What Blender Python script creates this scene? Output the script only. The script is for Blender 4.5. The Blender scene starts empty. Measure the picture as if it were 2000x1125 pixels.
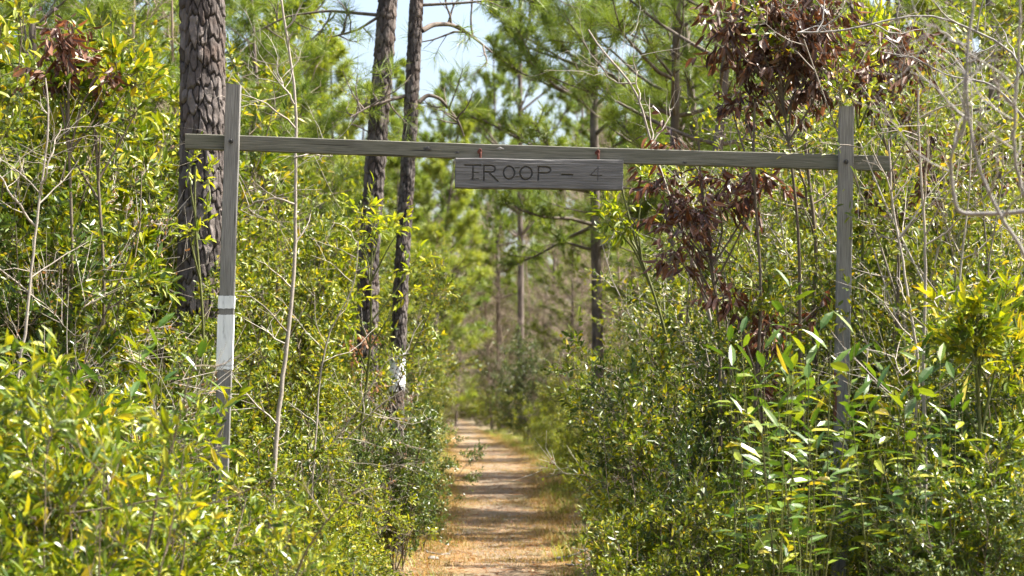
import bpy, math
import numpy as np
from mathutils import Vector, Matrix
RNG = np.random.default_rng
F, HV, CZ = 4010.0, 775.0, 1.6          # focal length and horizon row of the 2000 px wide photograph, eye height
SC = bpy.context.scene
COL = SC.collection
PI = math.pi

def P(u, v, Y):
    return np.array([(u-1000.0)*Y/F, Y, CZ+(HV-v)*Y/F])

# ------------------------------------------------------------------ noise
def vnoise(x, y, seed=0):
    x = np.asarray(x, float); y = np.asarray(y, float)
    xi = np.floor(x).astype(np.int64); yi = np.floor(y).astype(np.int64)
    fx = x-xi; fy = y-yi
    fx = fx*fx*(3-2*fx); fy = fy*fy*(3-2*fy)
    def h(a, b):
        n = (a*374761393 + b*668265263 + seed*974634777) & 0xffffffff
        n = ((n ^ (n >> 13))*1274126177) & 0xffffffff
        n = n ^ (n >> 16)
        return (n & 0xffff)/65535.0
    return (h(xi, yi)*(1-fx)+h(xi+1, yi)*fx)*(1-fy)+(h(xi, yi+1)*(1-fx)+h(xi+1, yi+1)*fx)*fy

# ------------------------------------------------------------------ mesh accumulator
class Acc:
    def __init__(s):
        s.v = []; s.n = 0; s.f = []; s.a = []
    def add(s, V, Fc, attr=0.5):
        V = np.asarray(V, float).reshape(-1, 3); Fc = np.asarray(Fc, np.int64)
        if len(V) == 0 or len(Fc) == 0: return
        s.v.append(V); s.f.append(Fc+s.n); s.n += len(V)
        s.a.append(np.broadcast_to(np.asarray(attr, float), (len(Fc),)).copy())
    def mesh(s, name, smooth=True):
        me = bpy.data.meshes.new(name)
        V = np.concatenate(s.v)
        me.vertices.add(len(V)); me.vertices.foreach_set('co', V.astype(np.float32).ravel())
        loops = np.concatenate([f.ravel() for f in s.f]).astype(np.int32)
        tot = np.concatenate([np.full(len(f), f.shape[1], np.int32) for f in s.f])
        start = np.concatenate([[0], np.cumsum(tot)[:-1]]).astype(np.int32)
        me.loops.add(len(loops)); me.loops.foreach_set('vertex_index', loops)
        me.polygons.add(len(tot)); me.polygons.foreach_set('loop_start', start)
        me.polygons.foreach_set('use_smooth', np.full(len(tot), smooth, dtype=bool))
        me.update(calc_edges=True)
        at = me.attributes.new('rnd', 'FLOAT', 'FACE')
        at.data.foreach_set('value', np.concatenate(s.a).astype(np.float32))
        me.validate()
        return me

def link(name, me, mat=None, parent=None, loc=(0, 0, 0), rot=(0, 0, 0), scale=(1, 1, 1)):
    o = bpy.data.objects.new(name, me)
    COL.objects.link(o)
    if mat is not None and me is not None and len(me.materials) == 0: me.materials.append(mat)
    o.location = loc; o.rotation_euler = rot; o.scale = scale
    if parent is not None: o.parent = parent
    return o

def thing(name, label, cat, group=None, loc=(0, 0, 0), rot=(0, 0, 0), scale=(1, 1, 1)):
    o = bpy.data.objects.new(name, None); COL.objects.link(o)
    o.empty_display_size = 0.2
    o.location = loc; o.rotation_euler = rot; o.scale = scale
    o['label'] = label; o['category'] = cat
    if group: o['group'] = group
    return o

def copy_thing(src, label, group, loc, rotz, scale):
    r = src.copy(); COL.objects.link(r)
    r.location = loc; r.rotation_euler = (0, 0, rotz); r.scale = scale
    r['label'] = label; r['group'] = group
    for ch in list(src.children):
        c = ch.copy(); COL.objects.link(c); c.parent = r
    return r

# ------------------------------------------------------------------ geometry builders
def unit(a):
    return a/np.maximum(np.linalg.norm(a, axis=-1, keepdims=True), 1e-9)

def tube(acc, pts, rad, n=6, attr=0.5):
    pts = np.asarray(pts, float); m = len(pts)
    rad = np.broadcast_to(np.asarray(rad, float), (m,))
    t = unit(np.gradient(pts, axis=0))
    ref = np.array([0.13, 0.97, 0.21]) if abs(t[0][1]) < 0.9 else np.array([1., 0, 0])
    a = unit(np.cross(t, ref)); b = np.cross(t, a)
    th = np.arange(n)*2*PI/n
    V = pts[:, None, :] + rad[:, None, None]*(np.cos(th)[None, :, None]*a[:, None, :]+np.sin(th)[None, :, None]*b[:, None, :])
    i = np.arange(m-1)[:, None]; j = np.arange(n)[None, :]
    q = np.stack([i*n+j, i*n+(j+1) % n, (i+1)*n+(j+1) % n, (i+1)*n+j], -1).reshape(-1, 4)
    V = V.reshape(-1, 3)
    acc.add(V, q, attr)

def sticks(acc, S, E, r0, r1, rng, bend=0.06, n=3):
    """many thin twigs at once, each a 3-sided tapering rod with one bend"""
    S = np.asarray(S).reshape(-1, 3); E = np.asarray(E).reshape(-1, 3); k = len(S)
    if k == 0: return
    d = E-S; L = np.linalg.norm(d, axis=1, keepdims=True); t = d/np.maximum(L, 1e-9)
    a = unit(np.cross(t, rng.normal(size=(k, 3)))); b = np.cross(t, a)
    M = (S+E)/2+a*L*bend*rng.normal(size=(k, 1))
    r0 = np.broadcast_to(r0, (k,)); r1 = np.broadcast_to(r1, (k,))
    rings = []
    for c, r in ((S, r0), (M, (r0+r1)/2), (E, r1)):
        for q in range(n):
            th = q*2*PI/n
            rings.append(c+r[:, None]*(math.cos(th)*a+math.sin(th)*b))
    V = np.stack(rings, 1).reshape(-1, 3)
    base = (np.arange(k)*3*n)[:, None, None]
    q = []
    for s in range(2):
        for j in range(n):
            q.append([s*n+j, s*n+(j+1) % n, (s+1)*n+(j+1) % n, (s+1)*n+j])
    q = np.array(q)[None]+base
    acc.add(V, q.reshape(-1, 4), np.repeat(rng.random(k), 2*n))

T_LANCE = (np.array([[0, 0], [.28, -.42], [.28, 0], [.28, .42], [.68, -.40], [.68, 0], [.68, .40], [1, 0]]),
           [[0, 1, 2], [0, 2, 3], [4, 7, 5], [5, 7, 6]], [[1, 4, 5, 2], [2, 5, 6, 3]])
T_SMALL = (np.array([[0, 0], [.35, -.46], [.8, -.36], [1, 0], [.8, .36], [.35, .46]]),
           [], [[0, 1, 2, 3], [0, 3, 4, 5]])

def leaves(acc, Pp, D, N, L, W, rng, tmpl=T_SMALL, fold=0.35, curl=0.12, rnd=None):
    k = len(Pp)
    if k == 0: return
    D = unit(D); Y = unit(np.cross(N, D)); Z = np.cross(D, Y)
    T, tri, quad = tmpl
    L = np.broadcast_to(L, (k,))[:, None]; W = np.broadcast_to(W, (k,))[:, None]
    cu = curl*(0.4+1.2*rng.random((k, 1)))
    V = []
    for x, y in T:
        V.append(Pp + D*L*x + Y*W*y*1.1 + Z*(fold*abs(y)*W - cu*L*x*x))
    m = len(T); V = np.stack(V, 1).reshape(-1, 3)
    base = (np.arange(k)*m)[:, None, None]
    rnd = rng.random(k) if rnd is None else rnd
    s = Acc()
    V0 = acc.n
    acc.v.append(V); acc.n += len(V)
    if len(tri):
        acc.f.append((np.array(tri)[None]+base).reshape(-1, 3)+V0); acc.a.append(np.repeat(rnd, len(tri)))
    acc.f.append((np.array(quad)[None]+base).reshape(-1, 4)+V0); acc.a.append(np.repeat(rnd, len(quad)))

def wander(rng, p, d, L, n, w=0.12, up=0.03):
    pts = [np.array(p, float)]; d = np.array(d, float)
    for i in range(n):
        d = d+rng.normal(size=3)*w; d[2] += up; d /= np.linalg.norm(d)
        pts.append(pts[-1]+d*L/n)
    return np.array(pts)

def along(pts, t):
    """points and tangents at parameters t in 0..1 of a polyline"""
    m = len(pts)-1; x = np.clip(np.asarray(t)*m, 0, m-1e-6); i = x.astype(int); f = (x-i)[:, None]
    return pts[i]*(1-f)+pts[i+1]*f, unit(pts[i+1]-pts[i])

def leaf_twigs(wood, fol, S, E, rng, per, L, W, tmpl, spread=0.9, upn=0.8, droop=0.0, tr=0.0016, t0=0.15, **kw):
    S = np.asarray(S); E = np.asarray(E); k = len(S)
    sticks(wood, S, E, tr, tr*0.5, rng)
    t = (t0+(1.02-t0)*(np.arange(per)/max(per-1, 1)))[None, :]+rng.normal(size=(k, per))*0.03
    t = np.clip(t, 0, 1.02)
    d = unit(E-S)
    Pp = (S[:, None]+(E-S)[:, None]*t[..., None]).reshape(-1, 3)
    D = np.repeat(d, per, 0)
    side = unit(np.cross(D, rng.normal(size=D.shape)))
    endy = (t.reshape(-1, 1) > 0.9)*0.8
    D = D*(0.55+endy)+side*spread*(1-endy*0.6)+rng.normal(size=D.shape)*0.18
    D[:, 2] -= droop
    N = rng.normal(size=D.shape)*0.55; N[:, 2] += upn
    nl = len(Pp)
    leaves(fol, Pp, D, N, L*(0.45+0.8*rng.random(nl)), W*(0.55+0.7*rng.random(nl)), rng, tmpl, **kw)

def shrub(seed, H=2.4, stems=7, lean=0.28, sr=0.010, nb=14, bl=0.55, nt=7, tl=0.17, per=9, L=0.035, W=0.016,
          tmpl=T_SMALL, t_lo=0.12, up=0.05, droop=0.0, spread=0.9, tr=0.0016, **kw):
    rng = RNG(seed); wood = Acc(); fol = Acc(); S = []; E = []
    for s in range(stems):
        az = rng.random()*2*PI; le = lean*(0.3+rng.random())
        d = np.array([math.sin(le)*math.cos(az), math.sin(le)*math.sin(az), math.cos(le)])
        h = H*(0.68+0.32*rng.random())
        pts = wander(rng, [0.12*H*0.3*rng.normal(), 0.12*H*0.3*rng.normal(), -0.03], d, h*1.05, 9, 0.10, 0.05)
        tube(wood, pts, np.linspace(sr, sr*0.25, len(pts)), 5, rng.random())
        ts = t_lo+(1-t_lo)*np.sort(rng.random(nb)); ts[-1] = 0.99; ts[-2] = 0.95
        bp, bt = along(pts, ts)
        for p, tt, q in zip(bp, bt, ts):
            a = unit(np.cross(tt, rng.normal(size=3)))
            bd = unit(tt*0.75+a*1.0)
            ll = bl*(0.5+0.7*rng.random())*(1.15-0.6*q)
            bpts = wander(rng, p, bd, ll, 4, 0.16, up)
            tube(wood, bpts, np.linspace(sr*0.42*(1.2-q*0.6), sr*0.12, 5), 4, rng.random())
            k = max(2, int(nt*(0.6+0.6*rng.random())))
            tp, td = along(bpts, 0.25+0.75*rng.random(k))
            dd = unit(td*0.8+unit(np.cross(td, rng.normal(size=td.shape)))*0.8+np.array([0, 0, 0.25-droop*0.3]))
            ln = tl*(0.5+0.9*rng.random((k, 1)))
            S.append(tp); E.append(tp+dd*ln)
            S.append(bpts[-2:-1]); E.append(bpts[-1:]+(bpts[-1:]-bpts[-2:-1])*0.3)
    leaf_twigs(wood, fol, np.concatenate(S), np.concatenate(E), rng, per, L, W, tmpl, spread=spread, droop=droop, tr=tr, **kw)
    return wood, fol

def tuft_needles(acc, C, A, rng, n=34, L=0.2, w=0.003, cone=1.0):
    """bunches of pine needles: C centres, A axes"""
    k = len(C)
    C = np.repeat(C, n, 0); A = np.repeat(A, n, 0)
    back = rng.random((k*n, 1))
    side = unit(np.cross(A, rng.normal(size=A.shape)))
    D = unit(A*(0.15+0.9*rng.random((k*n, 1)))+side*cone*(0.25+0.75*rng.random((k*n, 1))))
    S = C-A*L*0.55*back
    ln = L*(0.7+0.5*rng.random((k*n, 1)))
    M = S+D*ln*0.55; Dn = unit(D+np.array([0, 0, -0.35])*rng.random((k*n, 1))*0.9); E = M+Dn*ln*0.45
    wd = unit(np.cross(D, rng.normal(size=D.shape)))*w
    V = np.stack([S-wd*0.5, S+wd*0.5, M+wd*0.5, M-wd*0.5, E], 1).reshape(-1, 3)
    b = (np.arange(k*n)*5)[:, None]
    r = np.repeat(rng.random(k), n)*0.6+rng.random(k*n)*0.4
    V0 = acc.n; acc.v.append(V); acc.n += len(V)
    acc.f.append(np.array([[0, 1, 2, 3]])+b+V0); acc.a.append(r)
    acc.f.append(np.array([[3, 2, 4]])+b+V0); acc.a.append(r)

def limb_set(wood, C, A, rng, p, d, ll, r, nsub, sub=0.35, up=0.06, from_t=0.35):
    pts = wander(rng, p, d, ll, 7, 0.09, up)
    tube(wood, pts, np.linspace(r, r*0.25, 8), 5, rng.random())
    ts = from_t+(1-from_t)*rng.random(nsub)
    sp, st = along(pts, ts)
    for q, t, tt in zip(sp, st, ts):
        a = unit(np.cross(t, np.array([0, 0, 1.])))*(1 if rng.random() > 0.5 else -1)
        dd = unit(t*0.8+a*(0.5+0.5*rng.random())+np.array([0, 0, 0.35*rng.random()]))
        l2 = sub*ll*(0.35+0.75*rng.random())*(1.2-tt*0.7)
        w2 = wander(rng, q, dd, l2, 4, 0.14, 0.08)
        tube(wood, w2, np.linspace(r*0.35, r*0.14, 5), 3, rng.random())
        C.append(w2[-1]); A.append(unit(w2[-1]-w2[-2]))
        if rng.random() < 0.75: C.append(w2[2]); A.append(unit(w2[3]-w2[2]+rng.normal(size=3)*0.08))
    C.append(pts[-1]); A.append(unit(pts[-1]-pts[-2]))

def pine(seed, H=12., r=0.11, z0=3., blen=2.6, dz=0.55, nl=4, nsub=6, nn=30, nL=0.2, nw=0.006, up=0.05, gap=0.15, top=0.4):
    rng = RNG(seed); trunk = Acc(); wood = Acc(); fol = Acc(); C = []; A = []
    z = np.linspace(-0.1, H, 16)
    ax, ay = rng.normal(size=2)*0.008*H
    cx = ax*np.sin(z/H*3.0)+rng.normal(size=16)*0.01; cy = ay*np.sin(z/H*2.6)
    tp = np.stack([cx, cy, z], 1)
    tube(trunk, tp, r*(1-0.86*(np.clip(z, 0, H)/H)**1.25), 12, 0.5)
    zz = z0
    while zz < H-0.2:
        f = (zz-z0)/(H-z0)
        n = nl+rng.integers(-1, 2)
        c = np.array([np.interp(zz, z, cx), np.interp(zz, z, cy), zz])
        for i in range(n):
            if rng.random() < gap: continue
            az = rng.random()*2*PI; el = 0.12+0.75*f+rng.normal()*0.14
            d = np.array([math.cos(az)*math.cos(el), math.sin(az)*math.cos(el), math.sin(el)])
            prof = (1-f)**0.75*min(1.0, 0.55+f*3.0)
            ll = (blen-top)*prof*(0.7+0.5*rng.random())+top
            limb_set(wood, C, A, rng, c, d, ll, max(0.008, r*0.30*(1-0.7*f)*(ll/blen+0.3)), max(2, int(nsub*(0.4+0.8*ll/blen))), up=up)
        zz += dz*(0.75+0.5*rng.random())
    C.append(tp[-1]); A.append(np.array([0, 0, 1.]))
    tuft_needles(fol, np.array(C), np.array(A), rng, nn, nL, nw)
    return trunk, wood, fol

def bare_tree(seed, H=9., r=0.07, z0=0.8, blen=2.2, nb=34, nt=7, n3=5, rise=0.75):
    rng = RNG(seed); trunk = Acc(); wood = Acc()
    pts = wander(rng, [0, 0, -0.1], [rng.normal()*0.08, rng.normal()*0.08, 1], H, 12, 0.05, 0.05)
    tube(trunk, pts, np.linspace(r, r*0.15, 13), 8, 0.5)
    S = []; E = []
    ts = z0/H+(1-z0/H)*np.sort(rng.random(nb)); ts[-1] = 0.99
    bp, bt = along(pts, ts)
    for p, tt, q in zip(bp, bt, ts):
        a = unit(np.cross(tt, rng.normal(size=3)))
        ll = blen*(0.4+0.7*rng.random())*(1.15-0.8*q)
        w = wander(rng, p, unit(a+tt*rise), ll, 6, 0.13, 0.06)
        tube(wood, w, np.linspace(r*0.3*(1.2-q), r*0.05, 7), 4, rng.random())
        k = nt; tp, td = along(w, 0.15+0.85*rng.random(k))
        dd = unit(td+unit(np.cross(td, rng.normal(size=td.shape)))*0.9+np.array([0, 0, 0.2]))
        ln = ll*0.42*(0.4+0.8*rng.random((k, 1)))
        S.append(tp); E.append(tp+dd*ln)
        t3 = rng.random((k, n3, 1))
        s3 = (tp[:, None]+(dd*ln)[:, None]*t3).reshape(-1, 3)
        d3 = np.repeat(dd, n3, 0); d3 = unit(d3+unit(np.cross(d3, rng.normal(size=d3.shape)))*0.9)
        S.append(s3); E.append(s3+d3*np.repeat(ln, n3, 0)*0.5*(0.5+rng.random((k*n3, 1))))
    S = np.concatenate(S); E = np.concatenate(E)
    sticks(wood, S, E, r*0.05+0.0015, 0.0015, rng, 0.08)
    return trunk, wood

def twiggy(wood, pts, r, rng, n=10, ll=0.4, lo=0.0, hi=1.0, sub=4, S=None, E=None, up=0.04):
    ts = lo+(hi-lo)*np.sort(rng.random(n))
    bp, bt = along(np.asarray(pts), ts)
    for p, tt in zip(bp, bt):
        a = unit(np.cross(tt, rng.normal(size=3)))
        a[1] *= 0.6
        L1 = ll*(0.35+rng.random())
        w = wander(rng, p, unit(a+tt*0.5*(1 if tt[2] > 0 else -1)), L1, 5, 0.17, up)
        tube(wood, w, np.linspace(r*0.45, r*0.15, 6), 4, rng.random())
        tp, td = along(w, 0.2+0.8*rng.random(sub))
        dd = unit(td+unit(np.cross(td, rng.normal(size=td.shape)))*0.9)
        e = tp+dd*L1*0.45*(0.4+rng.random((sub, 1)))
        sticks(wood, tp, e, r*0.18, r*0.08, rng, 0.12)
        if S is not None:
            S.append(tp); E.append(e); S.append(w[-2:-1]); E.append(w[-1:])

# ------------------------------------------------------------------ materials
def nmat(name):
    m = bpy.data.materials.new(name); m.use_nodes = True
    nt = m.node_tree; nt.nodes.clear()
    out = nt.nodes.new('ShaderNodeOutputMaterial')
    return m, nt, out

def ramp(nt, fac, stops):
    r = nt.nodes.new('ShaderNodeValToRGB'); cr = r.color_ramp
    while len(cr.elements) < len(stops): cr.elements.new(0.5)
    for e, (p, c) in zip(cr.elements, stops): e.position = p; e.color = (*c, 1)
    nt.links.new(fac, r.inputs[0]); return r.outputs[0]

def node(nt, t, **kw):
    n = nt.nodes.new(t)
    for k, v in kw.items(): setattr(n, k, v)
    return n

def noise(nt, co, scale, detail=4, rough=0.55, dist=0.0):
    n = node(nt, 'ShaderNodeTexNoise'); n.inputs['Scale'].default_value = scale
    n.inputs['Detail'].default_value = detail; n.inputs['Roughness'].default_value = rough
    n.inputs['Distortion'].default_value = dist
    if co is not None: nt.links.new(co, n.inputs['Vector'])
    return n.outputs['Fac']

def mapping(nt, co, sc):
    m = node(nt, 'ShaderNodeMapping'); m.inputs['Scale'].default_value = sc
    nt.links.new(co, m.inputs['Vector']); return m.outputs[0]

def math_(nt, op, a, b=None, clamp=False):
    n = node(nt, 'ShaderNodeMath', operation=op, use_clamp=clamp)
    for i, x in enumerate((a, b)):
        if x is None: continue
        if isinstance(x, (int, float)): n.inputs[i].default_value = x
        else: nt.links.new(x, n.inputs[i])
    return n.outputs[0]

def mixc(nt, fac, a, b, mode='MIX'):
    n = node(nt, 'ShaderNodeMix', data_type='RGBA', blend_type=mode)
    for s, x in ((n.inputs[0], fac), (n.inputs[6], a), (n.inputs[7], b)):
        if isinstance(x, (int, float)): s.default_value = x
        elif isinstance(x, tuple): s.default_value = (*x, 1)
        else: nt.links.new(x, s)
    return n.outputs[2]

def bump(nt, h, strength, dist):
    b = node(nt, 'ShaderNodeBump'); b.inputs['Strength'].default_value = strength; b.inputs['Distance'].default_value = dist
    nt.links.new(h, b.inputs['Height']); return b.outputs[0]

def leaf_mat(name, stops, rough=0.38, trans=0.42, tcol=(1.25, 1.2, 0.55), spec=0.5, var=0.35):
    m, nt, out = nmat(name)
    at = node(nt, 'ShaderNodeAttribute', attribute_name='rnd')
    oi = node(nt, 'ShaderNodeObjectInfo')
    c = ramp(nt, at.outputs['Fac'], stops)
    tcg = node(nt, 'ShaderNodeTexCoord')
    bl = noise(nt, tcg.outputs['Object'], 55, 3, 0.6)
    c = mixc(nt, math_(nt, 'MULTIPLY', math_(nt, 'SUBTRACT', bl, .60, True), 3.0, True), c, tuple(x*.6+y for x, y in zip(stops[-1][1], (.04, .0, .0))))
    c = mixc(nt, math_(nt, 'MULTIPLY', math_(nt, 'SUBTRACT', .42, bl, True), 2.5, True), c, stops[0][1])
    hsv = node(nt, 'ShaderNodeHueSaturation')
    h = math_(nt, 'MULTIPLY_ADD', oi.outputs['Random'], 0.05*var); nt.nodes[-1].inputs[2].default_value = 0.5-0.025*var
    v = math_(nt, 'MULTIPLY_ADD', oi.outputs['Random'], -var); nt.nodes[-1].inputs[2].default_value = 1.0+var*0.45
    hsv.inputs['Saturation'].default_value = 1.07
    nt.links.new(h, hsv.inputs['Hue']); nt.links.new(v, hsv.inputs['Value']); nt.links.new(c, hsv.inputs['Color'])
    c = hsv.outputs[0]
    p = node(nt, 'ShaderNodeBsdfPrincipled')
    nt.links.new(c, p.inputs['Base Color']); p.inputs['Roughness'].default_value = rough
    p.inputs['Specular IOR Level'].default_value = spec
    t = node(nt, 'ShaderNodeBsdfTranslucent')
    tc = mixc(nt, 1.0, c, tcol, 'MULTIPLY'); nt.links.new(tc, t.inputs['Color'])
    mx = node(nt, 'ShaderNodeMixShader'); mx.inputs[0].default_value = trans
    nt.links.new(p.outputs[0], mx.inputs[1]); nt.links.new(t.outputs[0], mx.inputs[2])
    nt.links.new(mx.outputs[0], out.inputs[0])
    return m

def simple_mat(name, stops, rough=0.85, scale=9.0, stretch=(1, 1, 1), bstr=0.5, bdist=0.01, attr=False, spec=0.25):
    m, nt, out = nmat(name)
    tc = node(nt, 'ShaderNodeTexCoord')
    co = mapping(nt, tc.outputs['Object'], stretch)
    n = noise(nt, co, scale, 5, 0.6)
    if attr:
        at = node(nt, 'ShaderNodeAttribute', attribute_name='rnd')
        f = math_(nt, 'ADD', math_(nt, 'MULTIPLY', n, 0.45), math_(nt, 'MULTIPLY', at.outputs['Fac'], 0.55))
    else: f = n
    p = node(nt, 'ShaderNodeBsdfPrincipled')
    nt.links.new(ramp(nt, f, stops), p.inputs['Base Color'])
    p.inputs['Roughness'].default_value = rough; p.inputs['Specular IOR Level'].default_value = spec
    nt.links.new(bump(nt, n, bstr, bdist), p.inputs['Normal'])
    nt.links.new(p.outputs[0], out.inputs[0])
    return m

def wood_mat(name, base, dark, light, green=0.0, shade_stain=False):
    """weathered lumber, grain along the object's X"""
    m, nt, out = nmat(name)
    tc = node(nt, 'ShaderNodeTexCoord'); ob = tc.outputs['Object']
    g1 = noise(nt, mapping(nt, ob, (1.3, 34, 34)), 2.2, 8, 0.68, 0.6)
    g2 = noise(nt, mapping(nt, ob, (3.0, 150, 150)), 2.0, 3, 0.6)
    big = noise(nt, mapping(nt, ob, (1.0, 5, 5)), 2.3, 5, 0.55)
    c = ramp(nt, g1, [(0.28, dark), (0.47, base), (0.62, base), (0.8, light)])
    c = mixc(nt, math_(nt, 'MULTIPLY', math_(nt, 'SUBTRACT', 0.60, g2, True), 3.0, True), c, dark)
    st = math_(nt, 'MULTIPLY', math_(nt, 'SUBTRACT', big, 0.50, True), 3.2, True)
    c = mixc(nt, math_(nt, 'MULTIPLY', st, 0.55), c, tuple(x*0.5 for x in base))
    if green: c = mixc(nt, math_(nt, 'MULTIPLY', noise(nt, ob, 5.0, 4), green), c, (0.10, 0.125, 0.05))
    # fine checks along the grain
    ck = noise(nt, mapping(nt, ob, (1.5, 55, 55)), 1.6, 2, 0.5)
    ckm = math_(nt, 'MULTIPLY', math_(nt, 'SUBTRACT', 0.33, ck, True), 14.0, True)
    c = mixc(nt, ckm, c, (0.02, 0.019, 0.016))
    if shade_stain:  # shade painted dark into the routed letters, plus stain blots
        at = node(nt, 'ShaderNodeAttribute', attribute_name='rnd')
        c = mixc(nt, math_(nt, 'MULTIPLY', at.outputs['Fac'], 0.26), c, (0.022, 0.021, 0.018))
    p = node(nt, 'ShaderNodeBsdfPrincipled'); nt.links.new(c, p.inputs['Base Color'])
    p.inputs['Roughness'].default_value = 0.82; p.inputs['Specular IOR Level'].default_value = 0.25
    hh = math_(nt, 'ADD', math_(nt, 'MULTIPLY', g1, 0.6), math_(nt, 'SUBTRACT', g2, ckm))
    nt.links.new(bump(nt, hh, 0.55, 0.004), p.inputs['Normal'])
    nt.links.new(p.outputs[0], out.inputs[0])
    return m

def bark_mat(name, plate, crack, light, scale=1.0):
    """colour by the vertex attributes of bark_trunk: plate height and plate id"""
    m, nt, out = nmat(name)
    hgt = node(nt, 'ShaderNodeAttribute', attribute_name='hgt').outputs['Fac']
    pid = node(nt, 'ShaderNodeAttribute', attribute_name='pid').outputs['Fac']
    tc = node(nt, 'ShaderNodeTexCoord'); ob = tc.outputs['Object']
    n = noise(nt, mapping(nt, ob, (1, 1, 0.35)), 38*scale, 6, 0.65)
    f = noise(nt, mapping(nt, ob, (1, 1, 1.8)), 90*scale, 4, 0.7)
    c = ramp(nt, math_(nt, 'ADD', math_(nt, 'MULTIPLY', pid, 0.45), math_(nt, 'MULTIPLY', n, 0.6)),
             [(0.2, tuple(x*0.6 for x in plate)), (0.5, plate), (0.85, light)])
    pt = noise(nt, ob, 3.3, 5, 0.6)
    c = mixc(nt, math_(nt, 'MULTIPLY', math_(nt, 'SUBTRACT', pt, .53, True), 3.0, True), c, (.125, .078, .055))
    pt2 = noise(nt, ob, 7.0, 6, 0.7, 0.5)
    c = mixc(nt, math_(nt, 'MULTIPLY', math_(nt, 'SUBTRACT', pt2, .58, True), 3.5, True), c, (.17, .175, .15))
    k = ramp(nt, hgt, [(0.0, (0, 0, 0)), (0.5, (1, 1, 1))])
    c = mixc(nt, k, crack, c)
    p = node(nt, 'ShaderNodeBsdfPrincipled'); nt.links.new(c, p.inputs['Base Color'])
    p.inputs['Roughness'].default_value = 0.9; p.inputs['Specular IOR Level'].default_value = 0.2
    nt.links.new(bump(nt, math_(nt, 'ADD', n, math_(nt, 'MULTIPLY', f, 0.6)), 0.7, 0.012), p.inputs['Normal'])
    nt.links.new(p.outputs[0], out.inputs[0])
    return m

G = lambda *a: tuple(a)
M = {}
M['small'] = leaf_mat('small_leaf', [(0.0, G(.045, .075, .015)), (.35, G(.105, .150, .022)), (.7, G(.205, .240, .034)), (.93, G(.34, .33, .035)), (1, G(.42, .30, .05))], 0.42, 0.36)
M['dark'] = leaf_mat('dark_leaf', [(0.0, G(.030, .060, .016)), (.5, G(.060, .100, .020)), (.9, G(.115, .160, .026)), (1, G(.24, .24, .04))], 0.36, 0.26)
M['broad'] = leaf_mat('broad_leaf', [(0.0, G(.045, .085, .014)), (.4, G(.115, .165, .018)), (.72, G(.22, .255, .024)), (.92, G(.36, .345, .035)), (1, G(.50, .38, .06))], 0.37, 0.36)
M['sprout'] = leaf_mat('sprout_leaf', [(0.0, G(.040, .085, .016)), (.5, G(.085, .145, .022)), (.8, G(.15, .205, .028)), (.96, G(.26, .28, .035)), (1, G(.36, .29, .05))], 0.36, 0.34)
M['lime'] = leaf_mat('lime_leaf', [(0.0, G(.11, .165, .020)), (.5, G(.21, .26, .028)), (1, G(.38, .37, .045))], 0.45, 0.5)
M['dead'] = leaf_mat('dead_leaf', [(0.0, G(.040, .020, .012)), (.5, G(.105, .050, .028)), (.85, G(.20, .105, .062)), (1, G(.33, .23, .18))], 0.42, 0.22, (1.3, .8, .5))
M['tan_leaf'] = leaf_mat('tan_leaf', [(0.0, G(.16, .08, .04)), (.5, G(.28, .16, .08)), (1, G(.42, .28, .16))], 0.6, 0.35, (1.2, .9, .6))
M['needle'] = leaf_mat('pine_needle', [(0.0, G(.075, .125, .028)), (.5, G(.145, .205, .036)), (1, G(.27, .31, .050))], 0.45, 0.42, (1.2, 1.2, .6))
M['needle_far'] = leaf_mat('pine_needle_light', [(0.0, G(.10, .150, .034)), (.5, G(.185, .235, .045)), (1, G(.30, .32, .060))], 0.5, 0.45, (1.2, 1.2, .6))
M['twig'] = simple_mat('twig_bark', [(0.2, G(.06, .047, .034)), (.6, G(.15, .12, .085)), (.9, G(.25, .20, .14))], 0.8, 20, attr=True)
M['pale'] = simple_mat('pale_twig_bark', [(0.2, G(.17, .145, .12)), (.55, G(.33, .29, .24)), (.9, G(.48, .44, .38))], 0.75, 14, attr=True)
M['grey_branch'] = simple_mat('grey_branch_bark', [(0.2, G(.12, .11, .10)), (.55, G(.22, .205, .19)), (.9, G(.34, .32, .30))], 0.75, 30)
M['green_stem'] = simple_mat('green_stem_bark', [(0.2, G(.06, .06, .025)), (.55, G(.11, .12, .035)), (.9, G(.17, .16, .06))], 0.6, 12, attr=True)
M['pine_trunk'] = simple_mat('far_pine_bark', [(0.3, G(.040, .032, .028)), (.5, G(.115, .092, .078)), (.68, G(.22, .185, .16))], 0.9, 7, (1, 1, .35), 0.9, 0.04)
M['limb'] = simple_mat('pine_limb_bark', [(0.3, G(.07, .056, .046)), (.7, G(.17, .14, .115))], 0.9, 20)
M['bare'] = simple_mat('bare_tree_bark', [(0.2, G(.13, .098, .070)), (.55, G(.27, .21, .155)), (.9, G(.40, .33, .26))], 0.85, 5, attr=True)
M['grass'] = leaf_mat('dry_grass', [(0.0, G(.10, .13, .02)), (.3, G(.20, .18, .04)), (.6, G(.30, .175, .06)), (1, G(.58, .42, .20))], 0.6, 0.4, (1.1, 1, .7))
M['ggrass'] = leaf_mat('green_grass', [(0.0, G(.10, .15, .02)), (.5, G(.20, .25, .03)), (1, G(.36, .34, .08))], 0.5, 0.45)

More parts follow.
